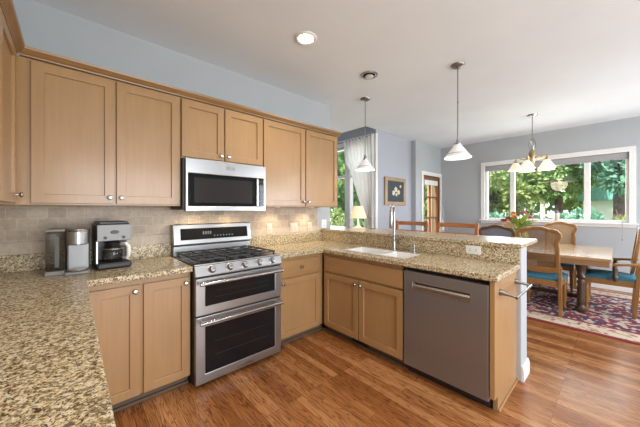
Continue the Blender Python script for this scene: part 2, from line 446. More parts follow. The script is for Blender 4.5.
# ------------------------------------------------------------------ mesh helpers
class MB:
    def __init__(s):
        s.v, s.f = [], []
    def add(s, v, f):
        b = len(s.v)
        s.v += [tuple(p) for p in v]
        s.f += [tuple(i + b for i in q) for q in f]
        return s
    def box(s, x0, x1, y0, y1, z0, z1):
        x0, x1 = sorted((x0, x1)); y0, y1 = sorted((y0, y1)); z0, z1 = sorted((z0, z1))
        return s.add([(x, y, z) for x in (x0, x1) for y in (y0, y1) for z in (z0, z1)],
                     [(0, 1, 3, 2), (4, 6, 7, 5), (0, 4, 5, 1), (2, 3, 7, 6), (0, 2, 6, 4), (1, 5, 7, 3)])
    def prism(s, poly, mp, a0, a1):
        n = len(poly)
        v = [mp(u, w, a0) for u, w in poly] + [mp(u, w, a1) for u, w in poly]
        f = [tuple(range(n)), tuple(range(2 * n - 1, n - 1, -1))]
        f += [(i, i + n, (i + 1) % n + n, (i + 1) % n) for i in range(n)]
        return s.add(v, f)
    def ring(s, outer, inner, mp, a0, a1):
        n = len(outer)
        v = [mp(u, w, a) for a in (a0, a1) for pl in (outer, inner) for u, w in pl]
        f = []
        for i in range(n):
            j = (i + 1) % n
            f += [(i, j, n + j, n + i), (2 * n + i, 3 * n + i, 3 * n + j, 2 * n + j),
                  (i, 2 * n + i, 2 * n + j, j), (n + i, n + j, 3 * n + j, 3 * n + i)]
        return s.add(v, f)
    def lathe(s, prof, c=(0, 0, 0), axis=(0, 0, 1), seg=24, sx=1.0, sy=1.0):
        q = Vector(axis).to_track_quat('Z', 'Y')
        c = Vector(c)
        v, f = [], []
        for r, z in prof:
            for k in range(seg):
                a = 2 * PI * k / seg
                v.append(c + q @ Vector((r * math.cos(a) * sx, r * math.sin(a) * sy, z)))
        m = len(prof)
        for i in range(m - 1):
            for k in range(seg):
                j = (k + 1) % seg
                f.append((i * seg + k, i * seg + j, (i + 1) * seg + j, (i + 1) * seg + k))
        f.append(tuple(range(seg - 1, -1, -1)))
        f.append(tuple((m - 1) * seg + k for k in range(seg)))
        return s.add(v, f)
    def tube(s, pts, rad, seg=12):
        pts = [Vector(p) for p in pts]
        n = len(pts)
        rs = rad if isinstance(rad, (list, tuple)) else [rad] * n
        v, f = [], []
        prev = None
        for i in range(n):
            t = (pts[min(i + 1, n - 1)] - pts[max(i - 1, 0)]).normalized()
            if prev is None:
                up = Vector((0, 0, 1)) if abs(t.z) < 0.9 else Vector((1, 0, 0))
                a = t.cross(up).normalized()
            else:
                a = (prev - t * prev.dot(t)).normalized()
            prev = a
            b = t.cross(a)
            for k in range(seg):
                th = 2 * PI * k / seg
                v.append(pts[i] + (a * math.cos(th) + b * math.sin(th)) * rs[i])
        for i in range(n - 1):
            for k in range(seg):
                j = (k + 1) % seg
                f.append((i * seg + k, i * seg + j, (i + 1) * seg + j, (i + 1) * seg + k))
        f.append(tuple(range(seg - 1, -1, -1)))
        f.append(tuple((n - 1) * seg + k for k in range(seg)))
        return s.add(v, f)
    def ball(s, c, r, seg=14, rings=8, sc=(1, 1, 1)):
        prof = [(max(1e-4, r * math.sin(PI * i / rings)), -r * math.cos(PI * i / rings)) for i in range(rings + 1)]
        b = len(s.v)
        s.lathe(prof, (0, 0, 0), seg=seg)
        for i in range(b, len(s.v)):
            p = s.v[i]
            s.v[i] = (c[0] + p[0] * sc[0], c[1] + p[1] * sc[1], c[2] + p[2] * sc[2])
        return s
    def tf(s, m):
        s.v = [tuple(m @ Vector(p)) for p in s.v]
        return s
    def cells(s, us, vs_, inside, w0, w1, mp):
        us = sorted(set(us)); vs_ = sorted(set(vs_))
        nu, nv = len(us) - 1, len(vs_) - 1
        ins = lambda i, j: 0 <= i < nu and 0 <= j < nv and inside((us[i] + us[i + 1]) / 2, (vs_[j] + vs_[j + 1]) / 2)
        idx = {}
        v, f = [], []
        def vid(i, j, k):
            if (i, j, k) not in idx:
                idx[(i, j, k)] = len(v)
                v.append(mp(us[i], vs_[j], (w0, w1)[k]))
            return idx[(i, j, k)]
        for i in range(nu):
            for j in range(nv):
                if not ins(i, j):
                    continue
                f.append((vid(i, j, 0), vid(i, j + 1, 0), vid(i + 1, j + 1, 0), vid(i + 1, j, 0)))
                f.append((vid(i, j, 1), vid(i + 1, j, 1), vid(i + 1, j + 1, 1), vid(i, j + 1, 1)))
                for di, dj, e in ((-1, 0, ((i, j), (i, j + 1))), (1, 0, ((i + 1, j + 1), (i + 1, j))),
                                  (0, -1, ((i + 1, j), (i, j))), (0, 1, ((i, j + 1), (i + 1, j + 1)))):
                    if not ins(i + di, j + dj):
                        (a, b), (c, d) = e
                        f.append((vid(a, b, 0), vid(a, b, 1), vid(c, d, 1), vid(c, d, 0)))
        return s.add(v, f)

def root_of(o):
    while o.parent:
        o = o.parent
    return o

def obj(name, mb, mat, parent=None, bevel=0.0, seg=2, smooth=False, local=False):
    """One mesh object; world coordinates unless local is set."""
    off = Vector((0, 0, 0))
    if parent is not None and not local:
        off = root_of(parent).location
    me = bpy.data.meshes.new(name)
    me.from_pydata([tuple(Vector(p) - off) for p in mb.v], [], mb.f)
    bm = bmesh.new()
    bm.from_mesh(me)
    bmesh.ops.recalc_face_normals(bm, faces=bm.faces)
    bm.to_mesh(me)
    bm.free()
    me.materials.append(M[mat] if isinstance(mat, str) else mat)
    if smooth:
        me.polygons.foreach_set('use_smooth', [True] * len(me.polygons))
        me.set_sharp_from_angle(angle=R(42))
    o = bpy.data.objects.new(name, me)
    C.objects.link(o)
    if parent is not None:
        o.parent = parent
    if bevel:
        b = o.modifiers.new('bevel', 'BEVEL')
        b.width = bevel
        b.segments = seg
        b.limit_method = 'ANGLE'
        b.angle_limit = R(50)
    return o

def tag(o, label, cat, group=None, kind=None):
    o['label'] = label
    o['category'] = cat
    if group:
        o['group'] = group
    if kind:
        o['kind'] = kind
    return o

def thing(name, label, cat, loc=(0, 0, 0), rz=0.0, group=None):
    o = bpy.data.objects.new(name, None)
    o.empty_display_size = 0.05
    C.objects.link(o)
    o.location = loc
    o.rotation_euler = (0, 0, rz)
    return tag(o, label, cat, group)

def single(name, label, cat, mb, mat, group=None, **kw):
    """A thing that is one mesh; its origin stays at its lowest point's footprint centre."""
    xs = [p[0] for p in mb.v]; ys = [p[1] for p in mb.v]; zs = [p[2] for p in mb.v]
    base = Vector(((min(xs) + max(xs)) / 2, (min(ys) + max(ys)) / 2, min(zs)))
    mb.v = [tuple(Vector(p) - base) for p in mb.v]
    o = obj(name, mb, mat, None, **kw)
    o.location = base
    return tag(o, label, cat, group)

def struct(name, mb, mat, parent=None, **kw):
    o = obj(name, mb, mat, parent, **kw)
    if parent is None:
        o['kind'] = 'structure'
    return o

def dup(root, loc, rz, label, group=None):
    r = root.copy()
    C.objects.link(r)
    r.location = loc
    r.rotation_euler = (0, 0, rz)
    r['label'] = label
    if group:
        r['group'] = group
    for ch in list(root.children):
        c = ch.copy()
        C.objects.link(c)
        c.parent = r
        for g in list(ch.children):
            d = g.copy()
            C.objects.link(d)
            d.parent = c
    return r

def face_matrix(origin, face):
    """Door space (u right, v up, n out towards the viewer) to world."""
    u, n = {'-y': ((1, 0, 0), (0, -1, 0)), '-x': ((0, -1, 0), (-1, 0, 0)), '+x': ((0, 1, 0), (1, 0, 0)), '+y': ((-1, 0, 0), (0, 1, 0))}[face]
    m = Matrix.Identity(4)
    for i in range(3):
        m[i][0] = u[i]
        m[i][1] = (0, 0, 1)[i]
        m[i][2] = n[i]
        m[i][3] = origin[i]
    return m

def shaker(w, h, t=0.02, rail=0.058, rec=0.009):
    mb = MB()
    o = [(0, 0), (w, 0), (w, h), (0, h)]
    i = [(rail, rail), (w - rail, rail), (w - rail, h - rail), (rail, h - rail)]
    mb.ring(o, i, lambda a, b, c: (a, b, c), 0, t)
    return mb

def door(parent, origin, face, w, h, knob=None, rail=0.058, mat='maple_z', name='door'):
    m = face_matrix(origin, face)
    d = obj(name, shaker(w, h, rail=rail).tf(m), mat, parent, bevel=0.0025)
    pn = MB().box(rail + 0.0005, w - rail - 0.0005, rail + 0.0005, h - rail - 0.0005, 0.002, 0.008).tf(m)
    obj('panel', pn, mat, d)
    if knob:
        add_knob(d, m, knob)
    return d

def add_knob(parent, m, at):
    k = MB().lathe([(0.004, 0), (0.0075, 0.001), (0.006, 0.006), (0.0055, 0.014), (0.0145, 0.019), (0.0165, 0.024), (0.014, 0.029), (0.006, 0.031)],
                   (0, 0, 0), seg=18)
    k.v = [(p[0] + at[0], p[1] + at[1], p[2] + 0.020) for p in k.v]
    obj('knob', k.tf(m), 'chrome', parent, smooth=True)

XYZ = lambda a, b, c: (a, b, c)

# ------------------------------------------------------------------ the setting
H = 2.81
EX = 5.945          # window wall of the dining end
WX = -1.245         # left wall
SY = -5.6           # wall behind the camera
struct('floor', MB().box(WX - 0.12, EX + 0.12, SY - 0.12, 3.1, -0.12, 0.0), 'floor')

def in_ceiling(x, y):
    return not (x > 3.17 and y > 0.243)
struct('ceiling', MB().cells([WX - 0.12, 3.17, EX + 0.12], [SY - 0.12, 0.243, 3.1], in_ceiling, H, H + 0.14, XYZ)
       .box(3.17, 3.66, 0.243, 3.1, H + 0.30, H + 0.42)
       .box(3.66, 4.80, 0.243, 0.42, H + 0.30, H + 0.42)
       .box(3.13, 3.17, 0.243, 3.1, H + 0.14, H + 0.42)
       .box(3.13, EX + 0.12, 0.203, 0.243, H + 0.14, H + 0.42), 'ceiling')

struct('wall_north', MB().box(WX - 0.12, 2.05, 0.0, 0.12, 0, H), 'wall')
struct('wall_west', MB().box(WX - 0.12, WX, SY - 0.12, 0.0, 0, H), 'wall')
S_OPEN = [(-0.9, 1.6, 0.05, 2.3), (3.6, 5.4, 0.75, 2.15)]  # unseen openings, added for the south fill lights
struct('wall_south', MB().cells([WX, EX] + [o[i] for o in S_OPEN for i in (0, 1)], [0, H] + [o[i] for o in S_OPEN for i in (2, 3)],
       lambda x, z: not any(o[0] < x < o[1] and o[2] < z < o[3] for o in S_OPEN), SY - 0.12, SY, lambda u, v, w: (u, w, v)), 'wall')
W1 = (-2.905, -0.825, 1.115, 2.265)    # dining window opening: y0, y1, z0, z1
struct('wall_east', MB().cells([SY - 0.12, 0.14, W1[0], W1[1]], [0, H, W1[2], W1[3]],
       lambda y, z: not (W1[0] < y < W1[1] and W1[2] < z < W1[3]), EX, EX + 0.14, lambda u, v, w: (w, u, v)), 'wall')
D1 = (5.045, 5.885, 0.0, 2.105)        # french door opening x0,x1,z0,z1
struct('wall_door_side', MB().cells([4.735, EX + 0.14, D1[0], D1[1]], [0, H, D1[3]],
       lambda x, z: not (D1[0] < x < D1[1] and z < D1[3]), 0.14, 0.27, lambda u, v, w: (u, w, v)), 'wall')
struct('wall_picture_side', MB().box(3.47, 4.735, 0.243, 0.36, 0, H + 0.3), 'wall_lav')
W2 = (0.36, 2.5, 0.93, 2.62)           # nook window opening y0,y1,z0,z1
struct('wall_nook', MB().cells([0.36, 3.1, W2[0], W2[1]], [0, H + 0.3, W2[2], W2[3]],
       lambda y, z: not (W2[0] < y < W2[1] and W2[2] < z < W2[3]), 3.47, 3.60, lambda u, v, w: (w, u, v)), 'wall_lav')
struct('wall_nook_end', MB().box(1.93, 3.6, 3.1, 3.22, 0, H + 0.3), 'wall_lav')
struct('wall_nook_west', MB().box(1.93, 2.05, 0.12, 3.1, 0, H), 'wall_lav')
struct('wall_peninsula', MB().box(1.902, 2.09, -2.28, -0.002, 0, 1.036), 'wall', bevel=0.006)
struct('baseboard_peninsula', MB().prism([(0, 0), (0.016, 0), (0.016, 0.085), (0.007, 0.115), (0, 0.115)],
       lambda u, v, w: (w, -2.2802 - u, v), 1.902, 2.106)
       .prism([(0, 0), (0.016, 0), (0.016, 0.085), (0.007, 0.115), (0, 0.115)], lambda u, v, w: (2.0902 + u, w, v), -2.2802, -0.01), 'white')
bbp = [(0, 0), (0.016, 0), (0.016, 0.085), (0.008, 0.12), (0, 0.12)]
struct('baseboard_east', MB().prism(bbp, lambda u, v, w: (EX - u, w, v), SY, 0.12), 'white')
struct('baseboard_north', MB().prism(bbp, lambda u, v, w: (w, 0.243 - u, v), 3.49, 4.735)
       .prism(bbp, lambda u, v, w: (w, 0.14 - u, v), 4.735, 4.955), 'white')
struct('trim_1', MB().box(3.44, 3.50, 0.223, 0.2425, 0.0, 2.74), 'white', bevel=0.003)

# tile backsplash on the range wall and the left wall
struct('trim_2', MB().box(WX, 1.80, -0.0065, -0.0005, 1.11, 1.378), 'tile')
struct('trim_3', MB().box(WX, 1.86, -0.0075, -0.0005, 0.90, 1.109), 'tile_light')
struct('trim_4', MB().box(WX + 0.0005, WX + 0.0065, -3.2, -0.008, 0.90, 1.378), 'tile')

# dining window
def window_frame(y0, y1, z0, z1, x, d, w):
    return MB().ring([(y0, z0), (y1, z0), (y1, z1), (y0, z1)], [(y0 + w, z0 + w), (y1 - w, z0 + w), (y1 - w, z1 - w), (y0 + w, z1 - w)],
                     lambda a, b, c: (x + c, a, b), 0, d)
w1 = struct('window_1', window_frame(W1[0] + 0.001, W1[1] - 0.001, W1[2] + 0.001, W1[3] - 0.001, EX + 0.035, 0.09, 0.036), 'white', bevel=0.003)
y0, y1, z0, z1 = W1
obj('casing', MB().ring([(y0 - 0.075, z0 - 0.075), (y1 + 0.075, z0 - 0.075), (y1 + 0.075, z1 + 0.085), (y0 - 0.075, z1 + 0.085)],
                        [(y0, z0), (y1, z0), (y1, z1), (y0, z1)], lambda a, b, c: (EX - c, a, b), 0.0005, 0.022), 'white', w1, bevel=0.003)
obj('window_sill', MB().box(EX - 0.075, EX + 0.034, y0 - 0.10, y1 + 0.10, z0 - 0.027, z0 - 0.0005), 'white', w1, bevel=0.005)
for my in (-1.315, -2.415):
    obj('mullion', MB().box(EX + 0.04, EX + 0.12, my - 0.038, my + 0.038, z0 + 0.037, z1 - 0.037), 'white', w1, bevel=0.004)
panes = [(y0 + 0.04, -2.453), (-2.377, -1.353), (-1.277, y1 - 0.04)]
for a, b in panes:
    obj('glass_pane', MB().box(EX + 0.075, EX + 0.080, a, b, z0 + 0.037, z1 - 0.037), 'glass', w1)
bl = obj('roller_blind', MB().box(EX + 0.004, EX + 0.030, y0 + 0.012, y1 - 0.012, z1 - 0.095, z1 - 0.004), 'blind', w1, bevel=0.004)
obj('bottom_rail', MB().box(EX + 0.006, EX + 0.022, y0 + 0.02, y1 - 0.02, z1 - 0.112, z1 - 0.096), 'blind', bl, bevel=0.003)
obj('blind_chain', MB().tube([(EX - 0.08, -2.83, z0 + 0.02), (EX - 0.083, -2.83, 1.0), (EX - 0.078, -2.83, 0.86)], 0.0025, 8)
    .ball((EX - 0.079, -2.83, 0.845), 0.012), 'silver_plastic', w1, smooth=True)

# nook window
y0, y1, z0, z1 = W2
w2 = struct('window_2', window_frame(y0 + 0.001, y1 - 0.001, z0 + 0.001, z1 - 0.001, 3.50, 0.08, 0.045), 'white', bevel=0.003)
obj('casing', MB().ring([(y0 - 0.11, z0 - 0.08), (y1 + 0.08, z0 - 0.08), (y1 + 0.08, z1 + 0.08), (y0 - 0.11, z1 + 0.08)],
                        [(y0, z0), (y1, z0), (y1, z1), (y0, z1)], lambda a, b, c: (3.47 - c, a, b), 0.0005, 0.02), 'white', w2, bevel=0.003)
obj('mullion', MB().box(3.485, 3.59, 0.90, 1.04, z0 + 0.046, z1 - 0.046), 'white', w2, bevel=0.004)
obj('mullion', MB().box(3.485, 3.59, 1.72, 1.84, z0 + 0.046, z1 - 0.046), 'white', w2, bevel=0.004)
for a, b in ((y0 + 0.046, 0.899), (1.041, 1.719)):
    obj('sash_bar', MB().box(3.51, 3.57, a, b, 1.985, 2.045), 'white', w2, bevel=0.004)
obj('sash_bar', MB().box(3.51, 3.57, y0 + 0.046, 0.899, 1.18, 1.215), 'white', w2, bevel=0.004)
for a, b in ((y0 + 0.046, 0.899), (1.041, 1.719), (1.841, y1 - 0.046)):
    obj('glass_pane', MB().box(3.537, 3.542, a, b, z0 + 0.046, z1 - 0.046), 'glass', w2)

# french door
x0, x1, z0, z1 = D1
d1 = struct('door_1', MB().ring([(x0 + 0.02, 0.01), (x1 - 0.02, 0.01), (x1 - 0.02, z1 - 0.02), (x0 + 0.02, z1 - 0.02)],
            [(x0 + 0.10, 0.24), (x1 - 0.11, 0.24), (x1 - 0.11, z1 - 0.11), (x0 + 0.10, z1 - 0.11)], lambda a, b, c: (a, c, b), 0.165, 0.21), 'door_wood', bevel=0.003)
obj('casing', MB().box(x0 - 0.085, x0, 0.118, 0.1395, 0, z1 + 0.08).box(x1, EX - 0.001, 0.118, 0.1395, 0, z1 + 0.08)
    .box(x0, x1, 0.118, 0.1395, z1, z1 + 0.08), 'white', d1, bevel=0.003)
obj('jamb', MB().box(x0 + 0.0005, x0 + 0.018, 0.141, 0.268, 0.001, z1 - 0.001).box(x1 - 0.018, x1 - 0.0005, 0.141, 0.268, 0.001, z1 - 0.001)
    .box(x0 + 0.018, x1 - 0.018, 0.141, 0.268, z1 - 0.018, z1 - 0.001), 'door_wood', d1)
mx_ = 5.47
obj('muntin', MB().box(mx_ - 0.03, mx_ + 0.03, 0.172, 0.203, 0.24, z1 - 0.11), 'door_wood', d1)
for zz in (0.62, 1.12, 1.60):
    obj('muntin', MB().box(x0 + 0.10, mx_ - 0.03, 0.172, 0.203, zz, zz + 0.035).box(mx_ + 0.03, x1 - 0.11, 0.172, 0.203, zz, zz + 0.035), 'door_wood', d1)
obj('glass_pane', MB().box(x0 + 0.10, x1 - 0.11, 0.1855, 0.1885, 0.24, z1 - 0.11), 'glass', d1)
obj('blind_cassette', MB().box(x0 + 0.10, x1 - 0.10, 0.142, 0.163, z1 - 0.21, z1 - 0.10), 'white', d1, bevel=0.006)
obj('door_handle', MB().tube([(x1 - 0.06, 0.165, 1.0), (x1 - 0.06, 0.125, 1.0), (x1 - 0.15, 0.122, 1.0)], 0.009, 12), 'dark_nickel', d1, smooth=True)

# frames of the openings added behind the camera to admit fill light
for i, o in enumerate(S_OPEN):
    nm = ('added_door', 'added_window')[i]
    fr = struct(nm, MB().ring([(o[0] + 0.001, o[2] + 0.001), (o[1] - 0.001, o[2] + 0.001), (o[1] - 0.001, o[3] - 0.001), (o[0] + 0.001, o[3] - 0.001)],
                [(o[0] + 0.06, o[2] + 0.06), (o[1] - 0.06, o[2] + 0.06), (o[1] - 0.06, o[3] - 0.06), (o[0] + 0.06, o[3] - 0.06)],
                lambda a, b, c: (a, c, b), SY - 0.08, SY - 0.02), 'white')
    obj('mullion', MB().box((o[0] + o[1]) / 2 - 0.04, (o[0] + o[1]) / 2 + 0.04, SY - 0.08, SY - 0.02, o[2] + 0.06, o[3] - 0.06), 'white', fr)

# ------------------------------------------------------------------ wall cabinets
UB, UT, UF = 1.366, 2.272, -0.326       # body bottom, top, front
def wall_cabinet(label, x0, x1, zb, doors, knob_in, group='maple wall cabinets', fill=None):
    t = thing('wall_cabinet', label, 'cabinet', ((x0 + x1) / 2, -0.17, zb), 0, group)
    b = MB().box(x0, x1, UF, -0.0085, zb, UT)
    obj('body', b, 'maple_z', t, bevel=0.0015)
    for (a, c, side) in doors:
        w, h = c - a, UT - 0.014 - (zb + 0.012)
        kx = (w - 0.028) if side == 'r' else 0.028
        door(t, (a, UF - 0.0005, zb + 0.012), '-y', w, h, (kx, 0.045))
    return t
wall_cabinet('two-door maple wall cabinet above the coffee makers, left of the microwave', -0.9215, -0.001, UB, [(-0.852, -0.438, 'r'), (-0.428, -0.014, 'l')], True)
wall_cabinet('short two-door maple wall cabinet directly above the microwave', 0.001, 0.763, 1.768, [(0.004, 0.360, 'r'), (0.372, 0.758, 'l')], True)
wall_cabinet('two-door maple wall cabinet right of the microwave, at the wall end', 0.765, 1.862, UB, [(0.775, 1.315, 'r'), (1.330, 1.846, 'l')], True)
# left wall run
t = thing('wall_cabinet', 'maple wall cabinet on the left wall, cut by the photo\'s left edge', 'cabinet', (-1.07, -1.2, UB), 0, 'maple wall cabinets')
obj('body', MB().box(WX + 0.0075, -0.922, -2.25, -0.0085, UB, UT), 'maple_z', t, bevel=0.0015)
door(t, (-0.9215, -0.90, UB + 0.012), '+x', 0.46, UT - 0.014 - UB - 0.012, (0.43, 0.045))
door(t, (-0.9215, -1.37, UB + 0.012), '+x', 0.46, UT - 0.014 - UB - 0.012, (0.03, 0.045))
door(t, (-0.9215, -1.84, UB + 0.012), '+x', 0.46, UT - 0.014 - UB - 0.012, (0.43, 0.045))
# crown
cp = [(0, -0.030), (0.020, -0.030), (0.022, -0.012), (0.030, -0.004), (0.048, 0.020), (0.062, 0.034), (0.066, 0.050), (0, 0.050)]
t = thing('crown_molding', 'stained maple crown molding running along the tops of the wall cabinets', 'molding', (0, -0.3, UT + 0.003))
zc = UT + 0.004
def crown():
    mb = MB()
    # back run from the corner to the right end, with a return at the end
    mb.prism(cp, lambda u, v, w: (w + (u if w > 1 else (0.0 - u * 0)) , UF - 0.021 - u * 0.62, zc + v), -0.90, 1.864)
    return mb
obj('back_run', MB().prism([(0, 0.001), (0.022, 0.001), (0.024, 0.008), (0.034, 0.016), (0.05, 0.036), (0.054, 0.052), (0, 0.052)],
    lambda u, v, w: (w + (0.5 * u if w > 1 else 0), UF - 0.0 - u, UT + v), -0.898, 1.864)
    .box(-0.9, 1.864, UF, -0.005, UT + 0.001, UT + 0.018)
    .prism([(0, 0.001), (0.022, 0.001), (0.024, 0.008), (0.034, 0.016), (0.05, 0.036), (0.054, 0.052), (0, 0.052)],
    lambda u, v, w: (1.864 + 0.5 * u, w, UT + v), UF, -0.005), 'maple_top', t)
obj('left_run', MB().prism([(0, 0.001), (0.022, 0.001), (0.024, 0.008), (0.034, 0.016), (0.05, 0.036), (0.054, 0.052), (0, 0.052)],
    lambda u, v, w: (-0.925 + u, w, UT + v), -2.26, -0.36).box(WX + 0.01, -0.925, -2.26, -0.005, UT + 0.001, UT + 0.018), 'maple_top', t)

# ------------------------------------------------------------------ microwave
t = thing('microwave', 'stainless over-the-range microwave with dark glass door', 'microwave', (0.381, -0.2, 1.325))
obj('body', MB().box(0.003, 0.760, -0.368, -0.010, 1.335, 1.764), 'black', t, bevel=0.003)
d = obj('front_frame', MB().ring([(0.018, 1.325), (0.760, 1.325), (0.760, 1.764), (0.018, 1.764)], [(0.034, 1.366), (0.738, 1.366), (0.738, 1.640), (0.034, 1.640)],
        lambda a, b, c: (a, c, b), -0.405, -0.3685), 'steel', t, bevel=0.004)
obj('badge', MB().box(0.36, 0.44, -0.4075, -0.4055, 1.693, 1.722), 'dark_nickel', d, bevel=0.001)
dd = obj('door', MB().box(0.035, 0.652, -0.398, -0.3685, 1.367, 1.639), 'black_glass', t, bevel=0.003)
obj('window', MB().box(0.085, 0.615, -0.4, -0.3985, 1.395, 1.606), 'mesh_window', dd)
obj('handle', MB().box(0.654, 0.676, -0.418, -0.3985, 1.367, 1.639), 'steel_v', dd, bevel=0.006)
cpn = obj('control_panel', MB().box(0.678, 0.737, -0.399, -0.3685, 1.367, 1.639), 'black_glass', t, bevel=0.002)
for r_ in range(7):
    for c_ in range(3):
        obj('button', MB().box(0.684 + c_ * 0.017, 0.697 + c_ * 0.017, -0.4005, -0.3992, 1.385 + r_ * 0.028, 1.403 + r_ * 0.028), 'key_grey', cpn)
obj('display', MB().box(0.684, 0.731, -0.4005, -0.3992, 1.596, 1.625), 'mesh_window', cpn)
obj('under_light', MB().box(0.13, 0.25, -0.25, -0.19, 1.330, 1.3348), 'bulb', t)
light('cooktop_light', 'SPOT', (0.19, -0.22, 1.325), 5.0, (1.0, 0.80, 0.52), rot=None, to=(0.19, -0.06, 0.9), spot_size=R(130), spot_blend=0.8, shadow_soft_size=0.03)
light('cooktop_light', 'SPOT', (0.55, -0.22, 1.325), 5.0, (1.0, 0.80, 0.52), rot=None, to=(0.55, -0.06, 0.9), spot_size=R(130), spot_blend=0.8, shadow_soft_size=0.03)
for xx in (1.05, 1.55):
    t = single('puck_light', 'small round under-cabinet light near the range, right of the microwave' if xx < 1.2 else 'small round under-cabinet light near the bar end of the wall', 'light',
               MB().lathe([(0.03, 0), (0.033, 0.003), (0.033, 0.0055)], (xx, -0.17, UB - 0.006), seg=20), 'puck_lens', 'under-cabinet lights')
    light('puck_glow', 'SPOT', (xx, -0.17, UB - 0.02), 4.0, (1.0, 0.84, 0.60), to=(xx, -0.12, 0.9), spot_size=R(140), spot_blend=0.8, shadow_soft_size=0.03)

# ------------------------------------------------------------------ range
t = thing('range', 'stainless double-oven gas range with five knobs', 'range', (0.381, -0.35, 0))
FY = -0.645
obj('body', MB().box(0.003, 0.757, FY, -0.012, 0.022, 0.903).box(0.02, 0.74, FY + 0.05, -0.05, 0.0005, 0.023), 'black', t, bevel=0.002)
obj('cooktop', MB().box(0.002, 0.758, -0.655, -0.094, 0.904, 0.922), 'enamel', t, bevel=0.004)
# grates: three cast-iron sections
for gi, (a, b) in enumerate(((0.03, 0.262), (0.268, 0.490), (0.496, 0.730))):
    g = MB()
    z_ = 0.944
    g.box(a, b, -0.625, -0.612, z_, z_ + 0.012).box(a, b, -0.128, -0.115, z_, z_ + 0.012)
    g.box(a, a + 0.013, -0.625, -0.115, z_, z_ + 0.012).box(b - 0.013, b, -0.625, -0.115, z_, z_ + 0.012)
    for yy in (-0.50, -0.375, -0.25):
        g.box(a, b, yy - 0.006, yy + 0.006, z_, z_ + 0.012)
    cxm = (a + b) / 2
    g.box(cxm - 0.006, cxm + 0.006, -0.625, -0.115, z_, z_ + 0.012)
    for xx in (a + 0.005, b - 0.017):
        for yy in (-0.62, -0.128):
            g.box(xx, xx + 0.012, yy, yy + 0.012, 0.922, z_)
    obj('grate', g, 'iron', t, bevel=0.002)
for bx, by, br_ in ((0.146, -0.49, 0.045), (0.146, -0.25, 0.035), (0.379, -0.37, 0.05), (0.613, -0.49, 0.045), (0.613, -0.25, 0.04)):
    obj('burner', MB().lathe([(br_ + 0.015, 0), (br_ + 0.012, 0.006), (br_, 0.007), (br_ * 0.95, 0.015), (0.01, 0.017)], (bx, by, 0.9222), seg=24), 'iron', t, smooth=True)
cpl = obj('control_panel', MB().prism([(-0.655, 0.9025), (-0.668, 0.914), (-0.690, 0.848), (-0.690, 0.836), (-0.645, 0.836)], lambda u, v, w: (w, u, v), 0.002, 0.758), 'steel', t, bevel=0.003)
obj('front_lip', MB().box(0.002, 0.758, -0.667, -0.6555, 0.9145, 0.925), 'steel', t, bevel=0.003)
nrm = Vector((0, -0.95, 0.31)).normalized()
for kx in (0.125, 0.265, 0.395, 0.53, 0.66):
    k = MB().lathe([(0.031, 0), (0.031, 0.006), (0.025, 0.009), (0.022, 0.030), (0.019, 0.034), (0.004, 0.035)], Vector((kx, -0.6805, 0.879)), nrm, 20)
    k.tube([Vector((kx - 0.011, -0.7135, 0.8905)), Vector((kx + 0.011, -0.7135, 0.8905))], 0.004, 8)
    obj('knob', k, 'chrome', t, smooth=True)
# oven doors
def oven_door(z0, z1, wz0, wz1, badge):
    d = obj('oven_door', MB().ring([(0.006, z0), (0.754, z0), (0.754, z1), (0.006, z1)], [(0.076, wz0), (0.690, wz0), (0.690, wz1), (0.076, wz1)],
            lambda a, b, c: (a, c, b), -0.684, -0.647), 'steel', t, bevel=0.004)
    obj('window', MB().box(0.0765, 0.6895, -0.678, -0.650, wz0 + 0.0005, wz1 - 0.0005), 'black_glass', d)
    obj('rack', MB().box(0.14, 0.63, -0.6795, -0.6785, wz0 + 0.05, wz1 - 0.05) if False else
        MB().box(0.15, 0.62, -0.6787, -0.6782, wz0 + (wz1 - wz0) * 0.33, wz0 + (wz1 - wz0) * 0.33 + 0.006)
        .box(0.15, 0.62, -0.6787, -0.6782, wz0 + (wz1 - wz0) * 0.62, wz0 + (wz1 - wz0) * 0.62 + 0.004), 'mesh_window', d)
    hz = z1 - 0.035
    h = MB().tube([(0.022, -0.735, hz), (0.738, -0.735, hz)], 0.0135, 14)
    for hx in (0.045, 0.715):
        h.tube([(hx, -0.684, hz), (hx, -0.735, hz)], 0.011, 12)
    obj('handle', h, 'chrome', d, smooth=True)
    if badge:
        obj('badge', MB().box(0.32, 0.47, -0.6875, -0.6845, 0.044, 0.072), 'chrome', d, bevel=0.001)
    return d
oven_door(0.542, 0.822, 0.606, 0.768, False)
oven_door(0.030, 0.532, 0.098, 0.452, True)
sl = MB()
for i in range(6):
    sl.box(0.13 + i * 0.09, 0.19 + i * 0.09, -0.672, -0.647, 0.825, 0.833)
obj('vent_slots', sl, 'black', t)
# back guard
obj('back_panel', MB().box(0.004, 0.756, -0.093, -0.012, 0.904, 1.000), 'steel', t, bevel=0.003)
bg = obj('back_guard', MB().prism([(-0.012, 1.008), (-0.105, 1.008), (-0.115, 1.018), (-0.085, 1.192), (-0.075, 1.20), (-0.012, 1.20)], lambda u, v, w: (w, u, v), 0.002, 0.758), 'steel', t, bevel=0.003)
obj('seam', MB().box(0.006, 0.754, -0.088, -0.012, 1.0005, 1.0075), 'black', t)
sf = lambda z, o: -0.115 + (z - 1.018) / 0.174 * 0.03 - o
def slanted(x0_, x1_, za, zb, o0, o1):
    return MB().add([(x, sf(z, o), z) for o in (o0, o1) for x, z in ((x0_, za), (x1_, za), (x1_, zb), (x0_, zb))],
                    [(0, 1, 2, 3), (7, 6, 5, 4), (0, 4, 5, 1), (1, 5, 6, 2), (2, 6, 7, 3), (3, 7, 4, 0)])
ds = obj('display_panel', slanted(0.060, 0.715, 1.055, 1.160, 0.0002, 0.003), 'black_glass', bg)
